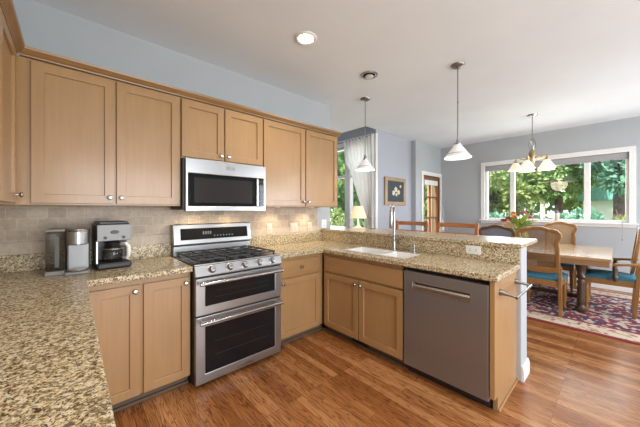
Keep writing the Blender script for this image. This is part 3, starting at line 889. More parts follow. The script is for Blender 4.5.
for i in range(4):
    obj('display_digit', slanted(0.255 + i * 0.022, 0.270 + i * 0.022, 1.10, 1.128, 0.0032, 0.0038), 'key_grey', ds)
for i in range(7):
    obj('touch_key', slanted(0.36 + i * 0.03, 0.372 + i * 0.03, 1.078, 1.090, 0.0032, 0.0038), 'key_grey', ds)

# ------------------------------------------------------------------ base cabinets
BF, BT, TK = -0.5895, 0.8725, 0.088
def base_body(mb, x0, x1, y0, y1):
    return mb.box(x0, x1, y0, y1, TK, BT)
t = thing('base_cabinet', 'maple base cabinet with two doors left of the range', 'cabinet', (-0.3, -0.3, 0), 0, 'maple base cabinets')
obj('body', MB().box(-0.6, -0.003, BF, -0.012, TK, BT), 'maple_z', t, bevel=0.0015)
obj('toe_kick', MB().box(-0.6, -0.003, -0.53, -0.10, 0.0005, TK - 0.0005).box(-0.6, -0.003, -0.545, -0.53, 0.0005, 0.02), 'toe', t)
door(t, (-0.588, BF - 0.0005, TK + 0.003), '-y', 0.262, 0.742, (0.234, 0.70))
door(t, (-0.306, BF - 0.0005, TK + 0.003), '-y', 0.294, 0.742, (0.266, 0.70))
t = thing('base_cabinet', 'maple base cabinet under the left counter, along the left wall', 'cabinet', (-0.9, -1.6, 0), 0, 'maple base cabinets')
obj('body', MB().box(WX + 0.0075, -0.626, -3.15, -0.012, TK, BT), 'maple_z', t)
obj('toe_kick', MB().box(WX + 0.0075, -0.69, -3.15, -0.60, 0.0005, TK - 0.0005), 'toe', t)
t = thing('base_cabinet', 'maple base cabinet with one drawer over one door, right of the range', 'cabinet', (1.05, -0.3, 0), 0, 'maple base cabinets')
obj('body', MB().box(0.765, 1.359, BF, -0.012, TK, BT), 'maple_z', t, bevel=0.0015)
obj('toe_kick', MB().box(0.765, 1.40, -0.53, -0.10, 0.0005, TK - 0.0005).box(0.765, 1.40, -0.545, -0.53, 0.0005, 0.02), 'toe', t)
m = face_matrix((0.790, BF - 0.0005, 0.683), '-y')
d = obj('drawer', MB().box(0, 0.515, 0, 0.150, 0, 0.02).tf(m), 'maple_x', t, bevel=0.003)
add_knob(d, m, (0.257, 0.075))
door(t, (0.790, BF - 0.0005, TK + 0.003), '-y', 0.515, 0.570, (0.03, 0.53))
t = thing('base_cabinet', 'maple sink base cabinet with two doors, left of the dishwasher', 'cabinet', (1.6, -1.1, 0), 0, 'maple base cabinets')
XF = 1.3605
sink_hole = (1.44, 1.735, -1.535, -0.84)
obj('body', MB().box(XF, 1.38, -1.595, -0.592, TK, BT).box(XF, 1.895, -1.595, -1.575, TK, BT).box(XF, 1.895, -0.612, -0.592, TK, BT)
    .box(XF, 1.895, -1.595, -0.592, TK, TK + 0.02), 'maple_z', t, bevel=0.0015)
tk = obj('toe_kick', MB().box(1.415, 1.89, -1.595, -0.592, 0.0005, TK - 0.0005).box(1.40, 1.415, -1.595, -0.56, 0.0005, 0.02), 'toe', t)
vent = MB().ring([(-1.18, 0.022), (-0.98, 0.022), (-0.98, 0.082), (-1.18, 0.082)], [(-1.165, 0.032), (-0.995, 0.032), (-0.995, 0.072), (-1.165, 0.072)], lambda a, b, c: (1.4148 - c, a, b), 0, 0.006)
for i in range(10):
    vent.box(1.409, 1.414, -1.16 + i * 0.0165, -1.154 + i * 0.0165, 0.03, 0.074)
obj('vent_grille', vent, 'black', tk)
m = face_matrix((XF - 0.0005, -0.640, 0.683), '-x')
obj('false_drawer_front', MB().box(0, 0.945, 0, 0.150, 0, 0.02).tf(m), 'maple_y', t, bevel=0.003)
door(t, (XF - 0.0005, -0.640, TK + 0.003), '-x', 0.468, 0.570, (0.44, 0.53))
door(t, (XF - 0.0005, -1.118, TK + 0.003), '-x', 0.467, 0.570, (0.028, 0.53))

# dishwasher
t = thing('dishwasher', 'dark stainless dishwasher at the end of the peninsula', 'dishwasher', (1.6, -1.9, 0))
obj('tub', MB().box(1.38, 1.895, -2.212, -1.605, 0.03, 0.862), 'black', t)
hx0, hx1, hz0, hz1 = -2.105, -1.680, 0.712, 0.762
dwd = obj('door', MB().cells([-2.216, -1.600, hx0, hx1], [0.078, 0.842, hz0, hz1], lambda y, z: not (hx0 < y < hx1 and hz0 < z < hz1), 1.336, 1.3795,
          lambda u, v, w: (w, u, v)), 'dw_steel', t, bevel=0.004)
obj('pocket_handle', MB().box(1.372, 1.378, hx0, hx1, hz0, hz1).prism([(1.333, hz0 + 0.001), (1.371, hz0 + 0.001), (1.371, hz0 + 0.030), (1.344, hz0 + 0.034), (1.335, hz0 + 0.022)], lambda u, v, w: (u, w, v), hx0 + 0.001, hx1 - 0.001), 'chrome', dwd)
obj('handle_lip', MB().ring([(hx0 - 0.008, hz0 - 0.008), (hx1 + 0.008, hz0 - 0.008), (hx1 + 0.008, hz1 + 0.006), (hx0 - 0.008, hz1 + 0.006)],
    [(hx0, hz0), (hx1, hz0), (hx1, hz1), (hx0, hz1)], lambda a, b, c: (1.3358 - c, a, b), 0, 0.004), 'steel', dwd, bevel=0.0015)
obj('toe_panel', MB().box(1.41, 1.43, -2.212, -1.600, 0.0005, 0.076), 'black', t)

# end panel and its towel bar
t = thing('end_panel', 'maple end panel closing the peninsula beside the dishwasher', 'cabinet panel', (1.6, -2.24, 0))
obj('panel', MB().prism([(1.338, 0.105), (1.405, 0.105), (1.405, 0.0005), (1.9, 0.0005), (1.9, BT), (1.338, BT)], lambda u, v, w: (u, w, v), -2.252, -2.222), 'maple_z', t, bevel=0.002)
obj('shoe_strip', MB().box(1.405, 1.9, -2.262, -2.2525, 0.0005, 0.02), 'maple_x', t, bevel=0.003)
t = thing('towel_bar', 'brushed nickel towel bar on the peninsula end panel', 'towel bar', (1.65, -2.3, 0.78))
for px in (1.44, 1.845):
    obj('post', MB().tube([(px, -2.2525, 0.785), (px, -2.262, 0.785), (px, -2.30, 0.780), (px, -2.345, 0.772)], [0.022, 0.020, 0.011, 0.008], 14), 'chrome', t, smooth=True)
obj('bar', MB().tube([(1.425, -2.350, 0.771), (1.86, -2.350, 0.771)], 0.0085, 14), 'chrome', t, smooth=True)

# ------------------------------------------------------------------ counters
CT, CB = 0.914, 0.874
def polytest(rects):
    return lambda x, y: any(a < x < b and c < y < d for a, b, c, d in rects)
rl = [(WX + 0.008, -0.6, -3.2, -0.0085), (-0.6, -0.002, -0.65, -0.0085)]
t = thing('countertop', 'speckled granite countertop in the left foreground, holding the coffee makers', 'countertop', (-0.9, -1.5, CB))
obj('slab', MB().cells([WX + 0.008, -0.6, -0.002], [-3.2, -0.65, -0.0085], polytest(rl), CB, CT, XYZ), 'granite', t, bevel=0.007, seg=3)
obj('upstand', MB().box(WX + 0.03, -0.002, -0.030, -0.0085, CT + 0.0003, 1.030).box(WX + 0.008, WX + 0.03, -3.2, -0.0085, CT + 0.0003, 1.030), 'granite', t, bevel=0.002)
rr = [(0.761, 1.9, -0.65, -0.0085), (1.318, 1.9, -2.274, -0.65)]
hole = sink_hole
fn = polytest(rr)
t = thing('countertop', 'speckled granite countertop around the sink, over the dishwasher', 'countertop', (1.5, -1.1, CB))
obj('slab', MB().cells([0.761, 1.318, 1.9, hole[0], hole[1]], [-2.274, -0.65, -0.0085, hole[2], hole[3]],
    lambda x, y: fn(x, y) and not (hole[0] < x < hole[1] and hole[2] < y < hole[3]), CB, CT, XYZ), 'granite', t, bevel=0.007, seg=3)
obj('upstand', MB().box(0.762, 1.878, -0.030, -0.0085, CT + 0.0003, 1.030).box(1.879, 1.9012, -2.272, -0.0085, CT + 0.0003, 1.0358), 'granite', t, bevel=0.002)
tag(struct('bar_counter', MB().cells([1.868, 2.055, 2.455], [-2.29, -0.0085, 0.30], lambda x, y: not (x < 2.055 and y > -0.0085), 1.0365, 1.070, XYZ), 'granite', bevel=0.007, seg=3),
    'raised granite bar top along the peninsula', 'countertop')
bpy.data.objects['bar_counter']['kind'] = 'thing'

# sink
t = thing('sink', 'white double-bowl sink set in the granite peninsula counter', 'sink', (1.58, -1.13, 0.7))
a, b, c, d = hole
e = 0.0015
sk = MB()
def bowl(x0, x1, y0, y1, z1, dep):
    z0 = z1 - dep
    i = 0.03
    v = [(x0, y0, z1), (x1, y0, z1), (x1, y1, z1), (x0, y1, z1), (x0 + i, y0 + i, z0), (x1 - i, y0 + i, z0), (x1 - i, y1 - i, z0), (x0 + i, y1 - i, z0)]
    return v, [(0, 1, 5, 4), (1, 2, 6, 5), (2, 3, 7, 6), (3, 0, 4, 7), (4, 5, 6, 7)]
zr = 0.9155
rimm = MB().ring([(a - 0.005, c - 0.005), (b + 0.005, c - 0.005), (b + 0.005, d + 0.005), (a - 0.005, d + 0.005)],
                 [(a + 0.012, c + 0.012), (b - 0.012, c + 0.012), (b - 0.012, d - 0.012), (a + 0.012, d - 0.012)], XYZ, CT + 0.0003, CT + 0.003)
rimm.box(a + 0.012, b - 0.012, -1.292, -1.268, 0.885, CT + 0.0028)
obj('rim', rimm, 'porcelain', t, bevel=0.003)
for (ya, yb, dep) in ((-1.268, d - 0.012, 0.17), (c + 0.012, -1.292, 0.13)):
    v, f = bowl(a + 0.012, b - 0.012, ya, yb, CT + 0.0022, dep)
    bo = obj('bowl', MB().add(v, f), 'porcelain', t)
    so = bo.modifiers.new('solid', 'SOLIDIFY')
    so.thickness = 0.006
    so.offset = 1.0
    obj('drain', MB().lathe([(0.04, 0), (0.038, 0.004), (0.012, 0.003)], ((a + b) / 2, (ya + yb) / 2, CT + 0.0035 - dep), seg=20), 'chrome', bo, smooth=True)

# faucet
t = thing('faucet', 'tall satin nickel pull-down faucet behind the sink', 'faucet', (1.815, -1.20, CT))
fx, fy = 1.815, -1.20
obj('base', MB().lathe([(0.028, 0.0003), (0.027, 0.008), (0.021, 0.012), (0.0205, 0.135), (0.017, 0.142)], (fx, fy, CT), seg=22), 'chrome', t, smooth=True)
dv = Vector((-0.94, -0.33, 0))
pts = [Vector((fx, fy, CT + 0.14)), Vector((fx, fy, 1.30))]
rad = 0.065
for i in range(1, 9):
    th = PI * i / 8
    pts.append(Vector((fx, fy, 1.31)) + dv * (rad * (1 - math.cos(th))) + Vector((0, 0, rad * math.sin(th))))
end = pts[-1]
obj('spout', MB().tube(pts, 0.0125, 14), 'chrome', t, smooth=True)
obj('spray_head', MB().tube([end, end - Vector((0, 0, 0.04)), end - Vector((0, 0, 0.05)), end - Vector((0, 0, 0.16)), end - Vector((0, 0, 0.165))], [0.014, 0.0145, 0.017, 0.018, 0.015], 16), 'chrome', t, smooth=True)
obj('lever', MB().tube([(fx, fy - 0.018, CT + 0.10), (fx, fy - 0.05, CT + 0.10)], 0.016, 14).tube([(fx, fy - 0.045, CT + 0.105), (fx - 0.01, fy - 0.085, CT + 0.135), (fx - 0.012, fy - 0.115, CT + 0.15)], [0.008, 0.006, 0.005], 10), 'chrome', t, smooth=True)
t = thing('soap_dispenser', 'small nickel soap dispenser right of the faucet', 'soap dispenser', (1.81, -1.43, CT))
obj('body', MB().lathe([(0.020, 0.0003), (0.019, 0.008), (0.013, 0.011), (0.013, 0.045)], (1.81, -1.43, CT), seg=18), 'chrome', t, smooth=True)
obj('pump_head', MB().lathe([(0.006, 0.045), (0.006, 0.06), (0.015, 0.062), (0.015, 0.078), (0.01, 0.082)], (1.81, -1.43, CT), seg=18)
    .tube([(1.81, -1.43, CT + 0.07), (1.77, -1.43, CT + 0.068)], 0.005, 8), 'chrome', t, smooth=True)

# outlets and switches
def outlet(name, label, cx, cz, w, h, kind, face='-y', y=-0.0082, x=None, group='outlets and switches on the tile', plate='ivory'):
    o = (cx - w / 2, y, cz - h / 2) if face == '-y' else (x, cx + w / 2, cz - h / 2)
    m = face_matrix(o, face)
    t = thing(name, label, 'outlet' if 'outlet' in name else 'switch', (m @ Vector((w / 2, 0, 0))), 0, group)
    obj('cover_plate', MB().box(0, w, 0, h, 0.0003, 0.006).tf(m), plate, t, bevel=0.002)
    n = max(1, round(w / 0.07)) if h > w * 0.7 else 1
    if kind == 'switch':
        for i in range(n):
            u = w * (i + 0.5) / n
            obj('rocker', MB().box(u - 0.016, u + 0.016, h * 0.22, h * 0.78, 0.006, 0.010).tf(m), plate, t, bevel=0.002)
    else:
        for s in (0.3, 0.7):
            if w > h:
                so = MB().box(w * s - 0.016, w * s + 0.016, h / 2 - 0.017, h / 2 + 0.017, 0.006, 0.008).tf(m)
                sl_ = MB().box(w * s - 0.006, w * s + 0.006, h / 2 - 0.008, h / 2 - 0.005, 0.008, 0.0086).box(w * s - 0.006, w * s + 0.006, h / 2 + 0.005, h / 2 + 0.008, 0.008, 0.0086).tf(m)
            else:
                so = MB().box(w / 2 - 0.017, w / 2 + 0.017, h * s - 0.016, h * s + 0.016, 0.006, 0.008).tf(m)
                sl_ = MB().box(w / 2 - 0.008, w / 2 - 0.005, h * s - 0.006, h * s + 0.006, 0.008, 0.0086).box(w / 2 + 0.005, w / 2 + 0.008, h * s - 0.006, h * s + 0.006, 0.008, 0.0086).tf(m)
            so_ = obj('socket', so, plate, t, bevel=0.001)
            obj('slot', sl_, 'black', so_)
outlet('power_outlet', 'single ivory outlet plate on the tile just right of the range', 1.045, 1.112, 0.075, 0.12, 'outlet')
outlet('light_switch', 'double ivory switch plate on the tile, second plate right of the range', 1.40, 1.108, 0.12, 0.12, 'switch')
outlet('power_outlet', 'white outlet plate on the tile nearest the bar, third right of the range', 1.66, 1.108, 0.075, 0.12, 'outlet')
outlet('power_outlet', 'white outlet on the painted wall strip at the end of the tile', 1.93, 1.135, 0.09, 0.12, 'outlet', y=-0.0003, plate='white')
outlet('power_outlet', 'horizontal white outlet on the granite splash below the bar top', -1.945, 0.99, 0.12, 0.072, 'outlet', face='-x', x=1.8788, plate='white_plastic')

# ------------------------------------------------------------------ coffee makers
t = thing('pod_coffee_maker', 'silver pod coffee maker with a clear side water tank', 'coffee maker', (-0.672, -0.27, CT), R(0))
bx, by = -0.675, -0.26
t.rotation_euler = (0, 0, R(-4))
t.scale = (0.97, 0.92, 0.98)
def L(mb):
    return mb
obj('base', MB().box(-0.02, 0.105, -0.16, 0.10, 0.0005, 0.022), 'silver_plastic', t, bevel=0.008, local=True)
obj('column', MB().box(-0.015, 0.10, -0.055, 0.10, 0.022, 0.30), 'grey_panel', t, bevel=0.01, local=True)
hd = obj('brew_head', MB().lathe([(0.054, 0), (0.060, 0.006), (0.060, 0.095), (0.054, 0.108), (0.02, 0.110)], (0.0425, -0.075, 0.195), seg=28).box(-0.0165, 0.1015, -0.075, 0.06, 0.196, 0.300), 'steel_v', t, bevel=0.003, local=True)
obj('lid_handle', MB().tube([(0.0, -0.115, 0.285), (0.0425, -0.142, 0.287), (0.085, -0.115, 0.285)], 0.006, 10), 'chrome', hd, smooth=True, local=True)
obj('drip_tray', MB().lathe([(0.052, 0), (0.055, 0.004), (0.055, 0.012), (0.048, 0.013)], (0.0425, -0.115, 0.0225), seg=24), 'chrome', t, smooth=True, local=True)
tkk = obj('water_tank', MB().box(-0.115, -0.022, -0.10, 0.09, 0.03, 0.285), 'clear_plastic', t, bevel=0.012, local=True)
obj('lid', MB().box(-0.118, -0.020, -0.103, 0.093, 0.286, 0.302), 'silver_plastic', tkk, bevel=0.006, local=True)
obj('tank_base', MB().box(-0.118, -0.0205, -0.103, 0.093, 0.0005, 0.029), 'silver_plastic', t, bevel=0.006, local=True)
obj('water_filter', MB().box(-0.08, -0.055, -0.02, 0.01, 0.04, 0.25), 'silver_plastic', tkk, bevel=0.004, local=True)

t = thing('drip_coffee_maker', 'black and stainless drip coffee maker with a glass carafe', 'coffee maker', (-0.447, -0.225, CT), R(4))
t.scale = (0.88, 0.90, 0.92)
obj('base', MB().box(-0.115, 0.115, -0.14, 0.14, 0.0005, 0.05), 'black', t, bevel=0.014, local=True)
obj('tower', MB().box(-0.112, 0.112, 0.02, 0.138, 0.05, 0.345), 'black', t, bevel=0.01, local=True)
hd = obj('brew_head', MB().box(-0.112, 0.112, -0.118, 0.0198, 0.215, 0.345), 'black', t, bevel=0.008, local=True)
obj('top_lid', MB().prism([(-0.108, 0.3455), (0.108, 0.3455), (0.09, 0.366), (-0.09, 0.366)], lambda u, v, w: (u, w, v), -0.11, 0.13), 'black', t, bevel=0.005, local=True)
fp = obj('face_plate', MB().box(-0.112, 0.112, -0.131, -0.1185, 0.218, 0.343), 'silver_plastic', t, bevel=0.004, local=True)
obj('badge', MB().lathe([(0.03, 0), (0.028, 0.003)], (0, -0.131, 0.285), (0, -1, 0), 24, 1.0, 0.5), 'black', fp, local=True)
obj('dial', MB().lathe([(0.012, 0), (0.011, 0.008)], (-0.06, -0.131, 0.243), (0, -1, 0), 18), 'black', fp, local=True)
obj('dial', MB().lathe([(0.012, 0), (0.011, 0.008)], (0.06, -0.131, 0.243), (0, -1, 0), 18), 'black', fp, local=True)
for s in (-1,):
    obj('side_rail', MB().box(s * 0.112 - 0.006, s * 0.112 + 0.006, -0.131, -0.116, 0.05, 0.2175), 'steel', t, bevel=0.002, local=True)
ca = obj('carafe', MB().lathe([(0.045, 0), (0.066, 0.006), (0.074, 0.05), (0.070, 0.095), (0.052, 0.125), (0.048, 0.137)], (0, -0.055, 0.0505), seg=28), 'carafe_glass', t, smooth=True, local=True)
obj('band', MB().lathe([(0.0705, 0.096), (0.0735, 0.096), (0.0700, 0.106), (0.066, 0.106)], (0, -0.055, 0.0505), seg=28), 'chrome', ca, smooth=True, local=True)
obj('lid', MB().lathe([(0.049, 0.138), (0.052, 0.142), (0.045, 0.155), (0.01, 0.158)], (0, -0.055, 0.0505), seg=24), 'black', ca, smooth=True, local=True)
obj('handle', MB().tube([(0.048, -0.085, 0.185), (0.075, -0.135, 0.19), (0.092, -0.15, 0.165), (0.09, -0.15, 0.10), (0.082, -0.135, 0.075), (0.064, -0.098, 0.075)], [0.009, 0.013, 0.014, 0.013, 0.011, 0.008], 12), 'white_plastic', ca, smooth=True, local=True)

# ------------------------------------------------------------------ ceiling lights
def recessed(label, x, y, lit):
    t = thing('recessed_light', label, 'ceiling light', (x, y, H - 0.012), 0, 'recessed ceiling lights')
    obj('trim_ring', MB().lathe([(0.062, 0.0115), (0.064, 0.006), (0.072, 0.001), (0.085, 0.0), (0.093, 0.004), (0.095, 0.0115)], (x, y, H - 0.012), seg=32), 'white' if lit else 'chrome', t, smooth=True)
    if lit:
        obj('bulb', MB().lathe([(0.06, -0.004), (0.05, -0.010), (0.02, -0.013), (0.005, -0.0135)], (x, y, H - 0.003), seg=28), 'bulb', t, smooth=True)
        light('recessed_or_fill_lamp', 'SPOT', (x, y, H - 0.04), 24, (1.0, 0.90, 0.76), to=(x, y, 0), spot_size=R(125), spot_blend=0.7, shadow_soft_size=0.06)
    else:
        obj('bulb', MB().ball((x + 0.015, y + 0.01, H - 0.010), 0.05, sc=(1, 1, 0.35)), 'bulb_off', t, smooth=True)
recessed('lit recessed ceiling light over the kitchen floor', 0.814, -0.974, True)
recessed('unlit recessed ceiling light with a metal ring, near the left pendant', 1.731, -0.94, False)

def pendant(label, x, y):
    t = thing('pendant_light', label, 'pendant light', (x, y, 1.86), 0, 'glass pendants over the bar')
    obj('canopy', MB().lathe([(0.012, -0.03), (0.05, -0.022), (0.066, -0.008), (0.068, -0.0005)], (x, y, H), seg=28), 'dark_nickel', t, smooth=True)
    obj('rod', MB().tube([(x, y, H - 0.02), (x, y, 2.05)], 0.0055, 10).lathe([(0.008, 0), (0.008, 0.02)], (x, y, 2.42), seg=12), 'dark_nickel', t, smooth=True)
    obj('fitter', MB().lathe([(0.03, 0), (0.032, 0.012), (0.012, 0.022), (0.009, 0.045), (0.006, 0.06)], (x, y, 1.998), seg=20)
        .tube([(x - 0.026, y, 2.012), (x - 0.02, y, 2.045), (x, y, 2.075), (x + 0.02, y, 2.045), (x + 0.026, y, 2.012)], 0.004, 8), 'dark_nickel', t, smooth=True)
    sh = MB().lathe([(0.128, 0.0), (0.128, 0.006), (0.125, 0.006), (0.045, 0.115), (0.030, 0.135), (0.027, 0.133), (0.042, 0.112), (0.122, 0.003)], (x, y, 1.863), seg=36)
    sh.f = sh.f[:-2]
    s = obj('lamp_shade', sh, 'shade_white', t, smooth=True)
    b = MB().lathe([(0.1035, 0.0365), (0.1065, 0.0365), (0.1015, 0.0430), (0.0985, 0.0430)], (x, y, 1.863), seg=36)
    obj('band', b, 'shade_band', s, smooth=True)
    obj('bulb', MB().ball((x, y, 1.935), 0.026, sc=(1, 1, 1.3)), 'bulb', t, smooth=True)
    light('pendant_lamp', 'POINT', (x, y, 1.88), 3.5, (1.0, 0.92, 0.80), shadow_soft_size=0.04)
pendant('white glass pendant light nearest the curtained window', 2.212, -0.505)
pendant('white glass pendant light nearer the dining table', 2.232, -1.680)

# chandelier
cx_, cy_ = 4.62, -1.88
t = thing('chandelier', 'five-arm brass chandelier with cream glass shades over the dining table', 'chandelier', (cx_, cy_, 1.93))
obj('canopy', MB().lathe([(0.012, -0.035), (0.06, -0.02), (0.068, -0.0005)], (cx_, cy_, H), seg=24), 'dark_nickel', t, smooth=True)
obj('rod', MB().tube([(cx_, cy_, H - 0.03), (cx_, cy_, 2.44)], 0.007, 10), 'dark_nickel', t, smooth=True)
lp = MB()
for k in range(2):
    a_ = k * PI / 2 + 0.5
    dx, dy = math.cos(a_) * 0.05, math.sin(a_) * 0.05
    lp.tube([(cx_, cy_, 2.45), (cx_ + dx * 0.7, cy_ + dy * 0.7, 2.40), (cx_ + dx, cy_ + dy, 2.33), (cx_ + dx * 0.5, cy_ + dy * 0.5, 2.26)], 0.006, 8)
    lp.tube([(cx_, cy_, 2.45), (cx_ - dx * 0.7, cy_ - dy * 0.7, 2.40), (cx_ - dx, cy_ - dy, 2.33), (cx_ - dx * 0.5, cy_ - dy * 0.5, 2.26)], 0.006, 8)
obj('loop', lp, 'dark_nickel', t, smooth=True)
obj('column', MB().lathe([(0.006, 0), (0.02, 0.01), (0.035, 0.04), (0.04, 0.07), (0.048, 0.10), (0.048, 0.20), (0.04, 0.23), (0.02, 0.25), (0.01, 0.26)], (cx_, cy_, 2.02), seg=24), 'brass', t, smooth=True)
for k in range(5):
    a_ = R(99.8) + k * 2 * PI / 5
    ux, uy = math.cos(a_), math.sin(a_)
    q = lambda r, z: (cx_ + ux * r, cy_ + uy * r, z)
    arm = obj('arm', MB().tube([q(0.045, 2.14), q(0.09, 2.12), q(0.14, 2.13), q(0.18, 2.16), q(0.205, 2.15), q(0.212, 2.115)], 0.008, 10)
              .lathe([(0.034, 0), (0.036, 0.01), (0.018, 0.03), (0.010, 0.045)], q(0.212, 2.075), seg=18), 'brass', t, smooth=True)
    sh = MB().lathe([(0.106, 0.0), (0.106, 0.006), (0.102, 0.010), (0.058, 0.085), (0.034, 0.125), (0.031, 0.123), (0.054, 0.082), (0.099, 0.004)], q(0.212, 1.952), seg=30)
    sh.f = sh.f[:-2]
    obj('lamp_shade', sh, 'shade_cream', arm, smooth=True)
    obj('bulb', MB().ball(q(0.212, 2.02), 0.024, sc=(1, 1, 1.3)), 'bulb', arm, smooth=True)
light('chandelier_lamp', 'POINT', (cx_, cy_, 1.90), 6, (1.0, 0.86, 0.66), shadow_soft_size=0.15)

# ------------------------------------------------------------------ nook: curtain, lamp, console, picture
t = thing('curtain', 'white tied-back curtain panel on the nook window', 'curtain', (3.42, 0.6, 0.05))
cm = MB()
NY, NZ = 90, 46
zt, zb = 2.70, 0.06
LE = [(1.0, 0.40), (1.36, 0.51), (1.62, 0.63), (2.03, 0.80), (2.29, 0.97), (2.70, 1.03)]
def left_edge(z):
    if z <= LE[0][0]:
        return LE[0][1] + (LE[0][0] - z) * 0.06
    for (za, ya), (zb_, yb_) in zip(LE, LE[1:]):
        if z <= zb_:
            return ya + (yb_ - ya) * (z - za) / (zb_ - za)
    return LE[-1][1]
v = []
for j in range(NZ + 1):
    z = zt + (zb - zt) * j / NZ
    le = left_edge(z)
    wd = le - 0.255
    amp = 0.020 + 0.014 * (1 - wd / 0.78)
    for i in range(NY + 1):
        s = i / NY
        v.append((3.405 - amp * math.sin(s * 2 * PI * 9 + 0.8 * math.sin(z * 1.7)) - 0.008 * math.sin(s * 31 + z * 2), 0.255 + wd * s, z + 0.012 * math.sin(s * 2 * PI * 9) * (1 if j == 0 else 0)))
f = [(j * (NY + 1) + i, j * (NY + 1) + i + 1, (j + 1) * (NY + 1) + i + 1, (j + 1) * (NY + 1) + i) for j in range(NZ) for i in range(NY)]
obj('panel', MB().add(v, f), 'sheer', t, smooth=True)
obj('tieback', MB().tube([(3.44, 0.252, 1.20), (3.352, 0.262, 1.20), (3.350, 0.455, 1.20), (3.44, 0.475, 1.21)], 0.010, 10), 'sheer', t, smooth=True)
t = thing('curtain_rod', 'thin white curtain rod above the nook window', 'curtain rod', (3.4, 1.3, 2.70))
obj('rod', MB().tube([(3.405, 0.25, 2.726), (3.405, 2.62, 2.726)], 0.009, 10), 'white', t, smooth=True)
for yy in (0.262, 2.60):
    obj('bracket', MB().box(3.395, 3.4495, yy - 0.008, yy + 0.008, 2.700, 2.716), 'white', t)

t = thing('console_table', 'narrow wooden console table behind the bar, under the nook lamp', 'table', (3.08, 0.42, 0))
obj('tabletop', MB().box(2.86, 3.30, 0.05, 1.15, 0.72, 0.75), 'walnut', t, bevel=0.005)
for xx in (2.89, 3.24):
    for yy in (0.08, 1.09):
        obj('leg', MB().box(xx, xx + 0.035, yy, yy + 0.035, 0.0005, 0.72), 'walnut', t, bevel=0.003)
t = thing('table_lamp', 'lit table lamp with a pleated cream shade in front of the nook window', 'lamp', (3.03, 0.30, 0.75))
lx, ly = 3.03, 0.30
obj('base', MB().lathe([(0.07, 0.0005), (0.07, 0.015), (0.03, 0.03), (0.055, 0.10), (0.075, 0.19), (0.06, 0.27), (0.02, 0.32), (0.012, 0.40), (0.012, 0.46)], (lx, ly, 0.75), seg=24), 'white_plastic', t, smooth=True)
sh = MB()
nseg = 48
vv = []
for (r, z) in ((0.152, 1.182), (0.144, 1.20), (0.074, 1.395)):
    for k in range(nseg):
        rr_ = r * (1 + (0.018 if k % 2 else -0.018))
        vv.append((lx + rr_ * math.cos(2 * PI * k / nseg), ly + rr_ * math.sin(2 * PI * k / nseg), z))
ff = [(i * nseg + k, i * nseg + (k + 1) % nseg, (i + 1) * nseg + (k + 1) % nseg, (i + 1) * nseg + k) for i in range(2) for k in range(nseg)]
obj('lamp_shade', sh.add(vv, ff), 'shade_fabric', t)
obj('bulb', MB().ball((lx, ly, 1.27), 0.03), 'bulb', t, smooth=True)
light('table_lamp_light', 'POINT', (lx, ly, 1.30), 3, (1.0, 0.78, 0.50), shadow_soft_size=0.05)

t = thing('framed_picture', 'framed picture of white flowers on dark ground, on the lavender wall', 'picture', (4.11, 0.22, 1.42))
pf = [(3.715, 1.415), (4.46, 1.415), (4.46, 1.965), (3.715, 1.965)]
pi_ = [(3.805, 1.487), (4.37, 1.487), (4.37, 1.893), (3.805, 1.893)]
obj('frame', MB().ring(pf, pi_, lambda a, b, c: (a, 0.2425 - c, b), 0.0005, 0.035), 'gilt', t, bevel=0.008)
cv = obj('canvas', MB().box(3.806, 4.369, 0.222, 0.2415, 1.488, 1.892), 'canvas', t)
rnd = random.Random(3)
for (px, pz, r) in ((4.10, 1.73, 0.055), (4.20, 1.68, 0.05), (4.02, 1.66, 0.05), (4.27, 1.80, 0.03), (4.12, 1.63, 0.035)):
    fl = MB()
    for k in range(5):
        a_ = k * 2 * PI / 5 + px * 9
        fl.ball((px + math.cos(a_) * r * 0.55, 0.2215, pz + math.sin(a_) * r * 0.55), r * 0.5, 10, 6, (1, 0.04, 1))
    obj('painted_flower', fl, 'petal_cream', cv)

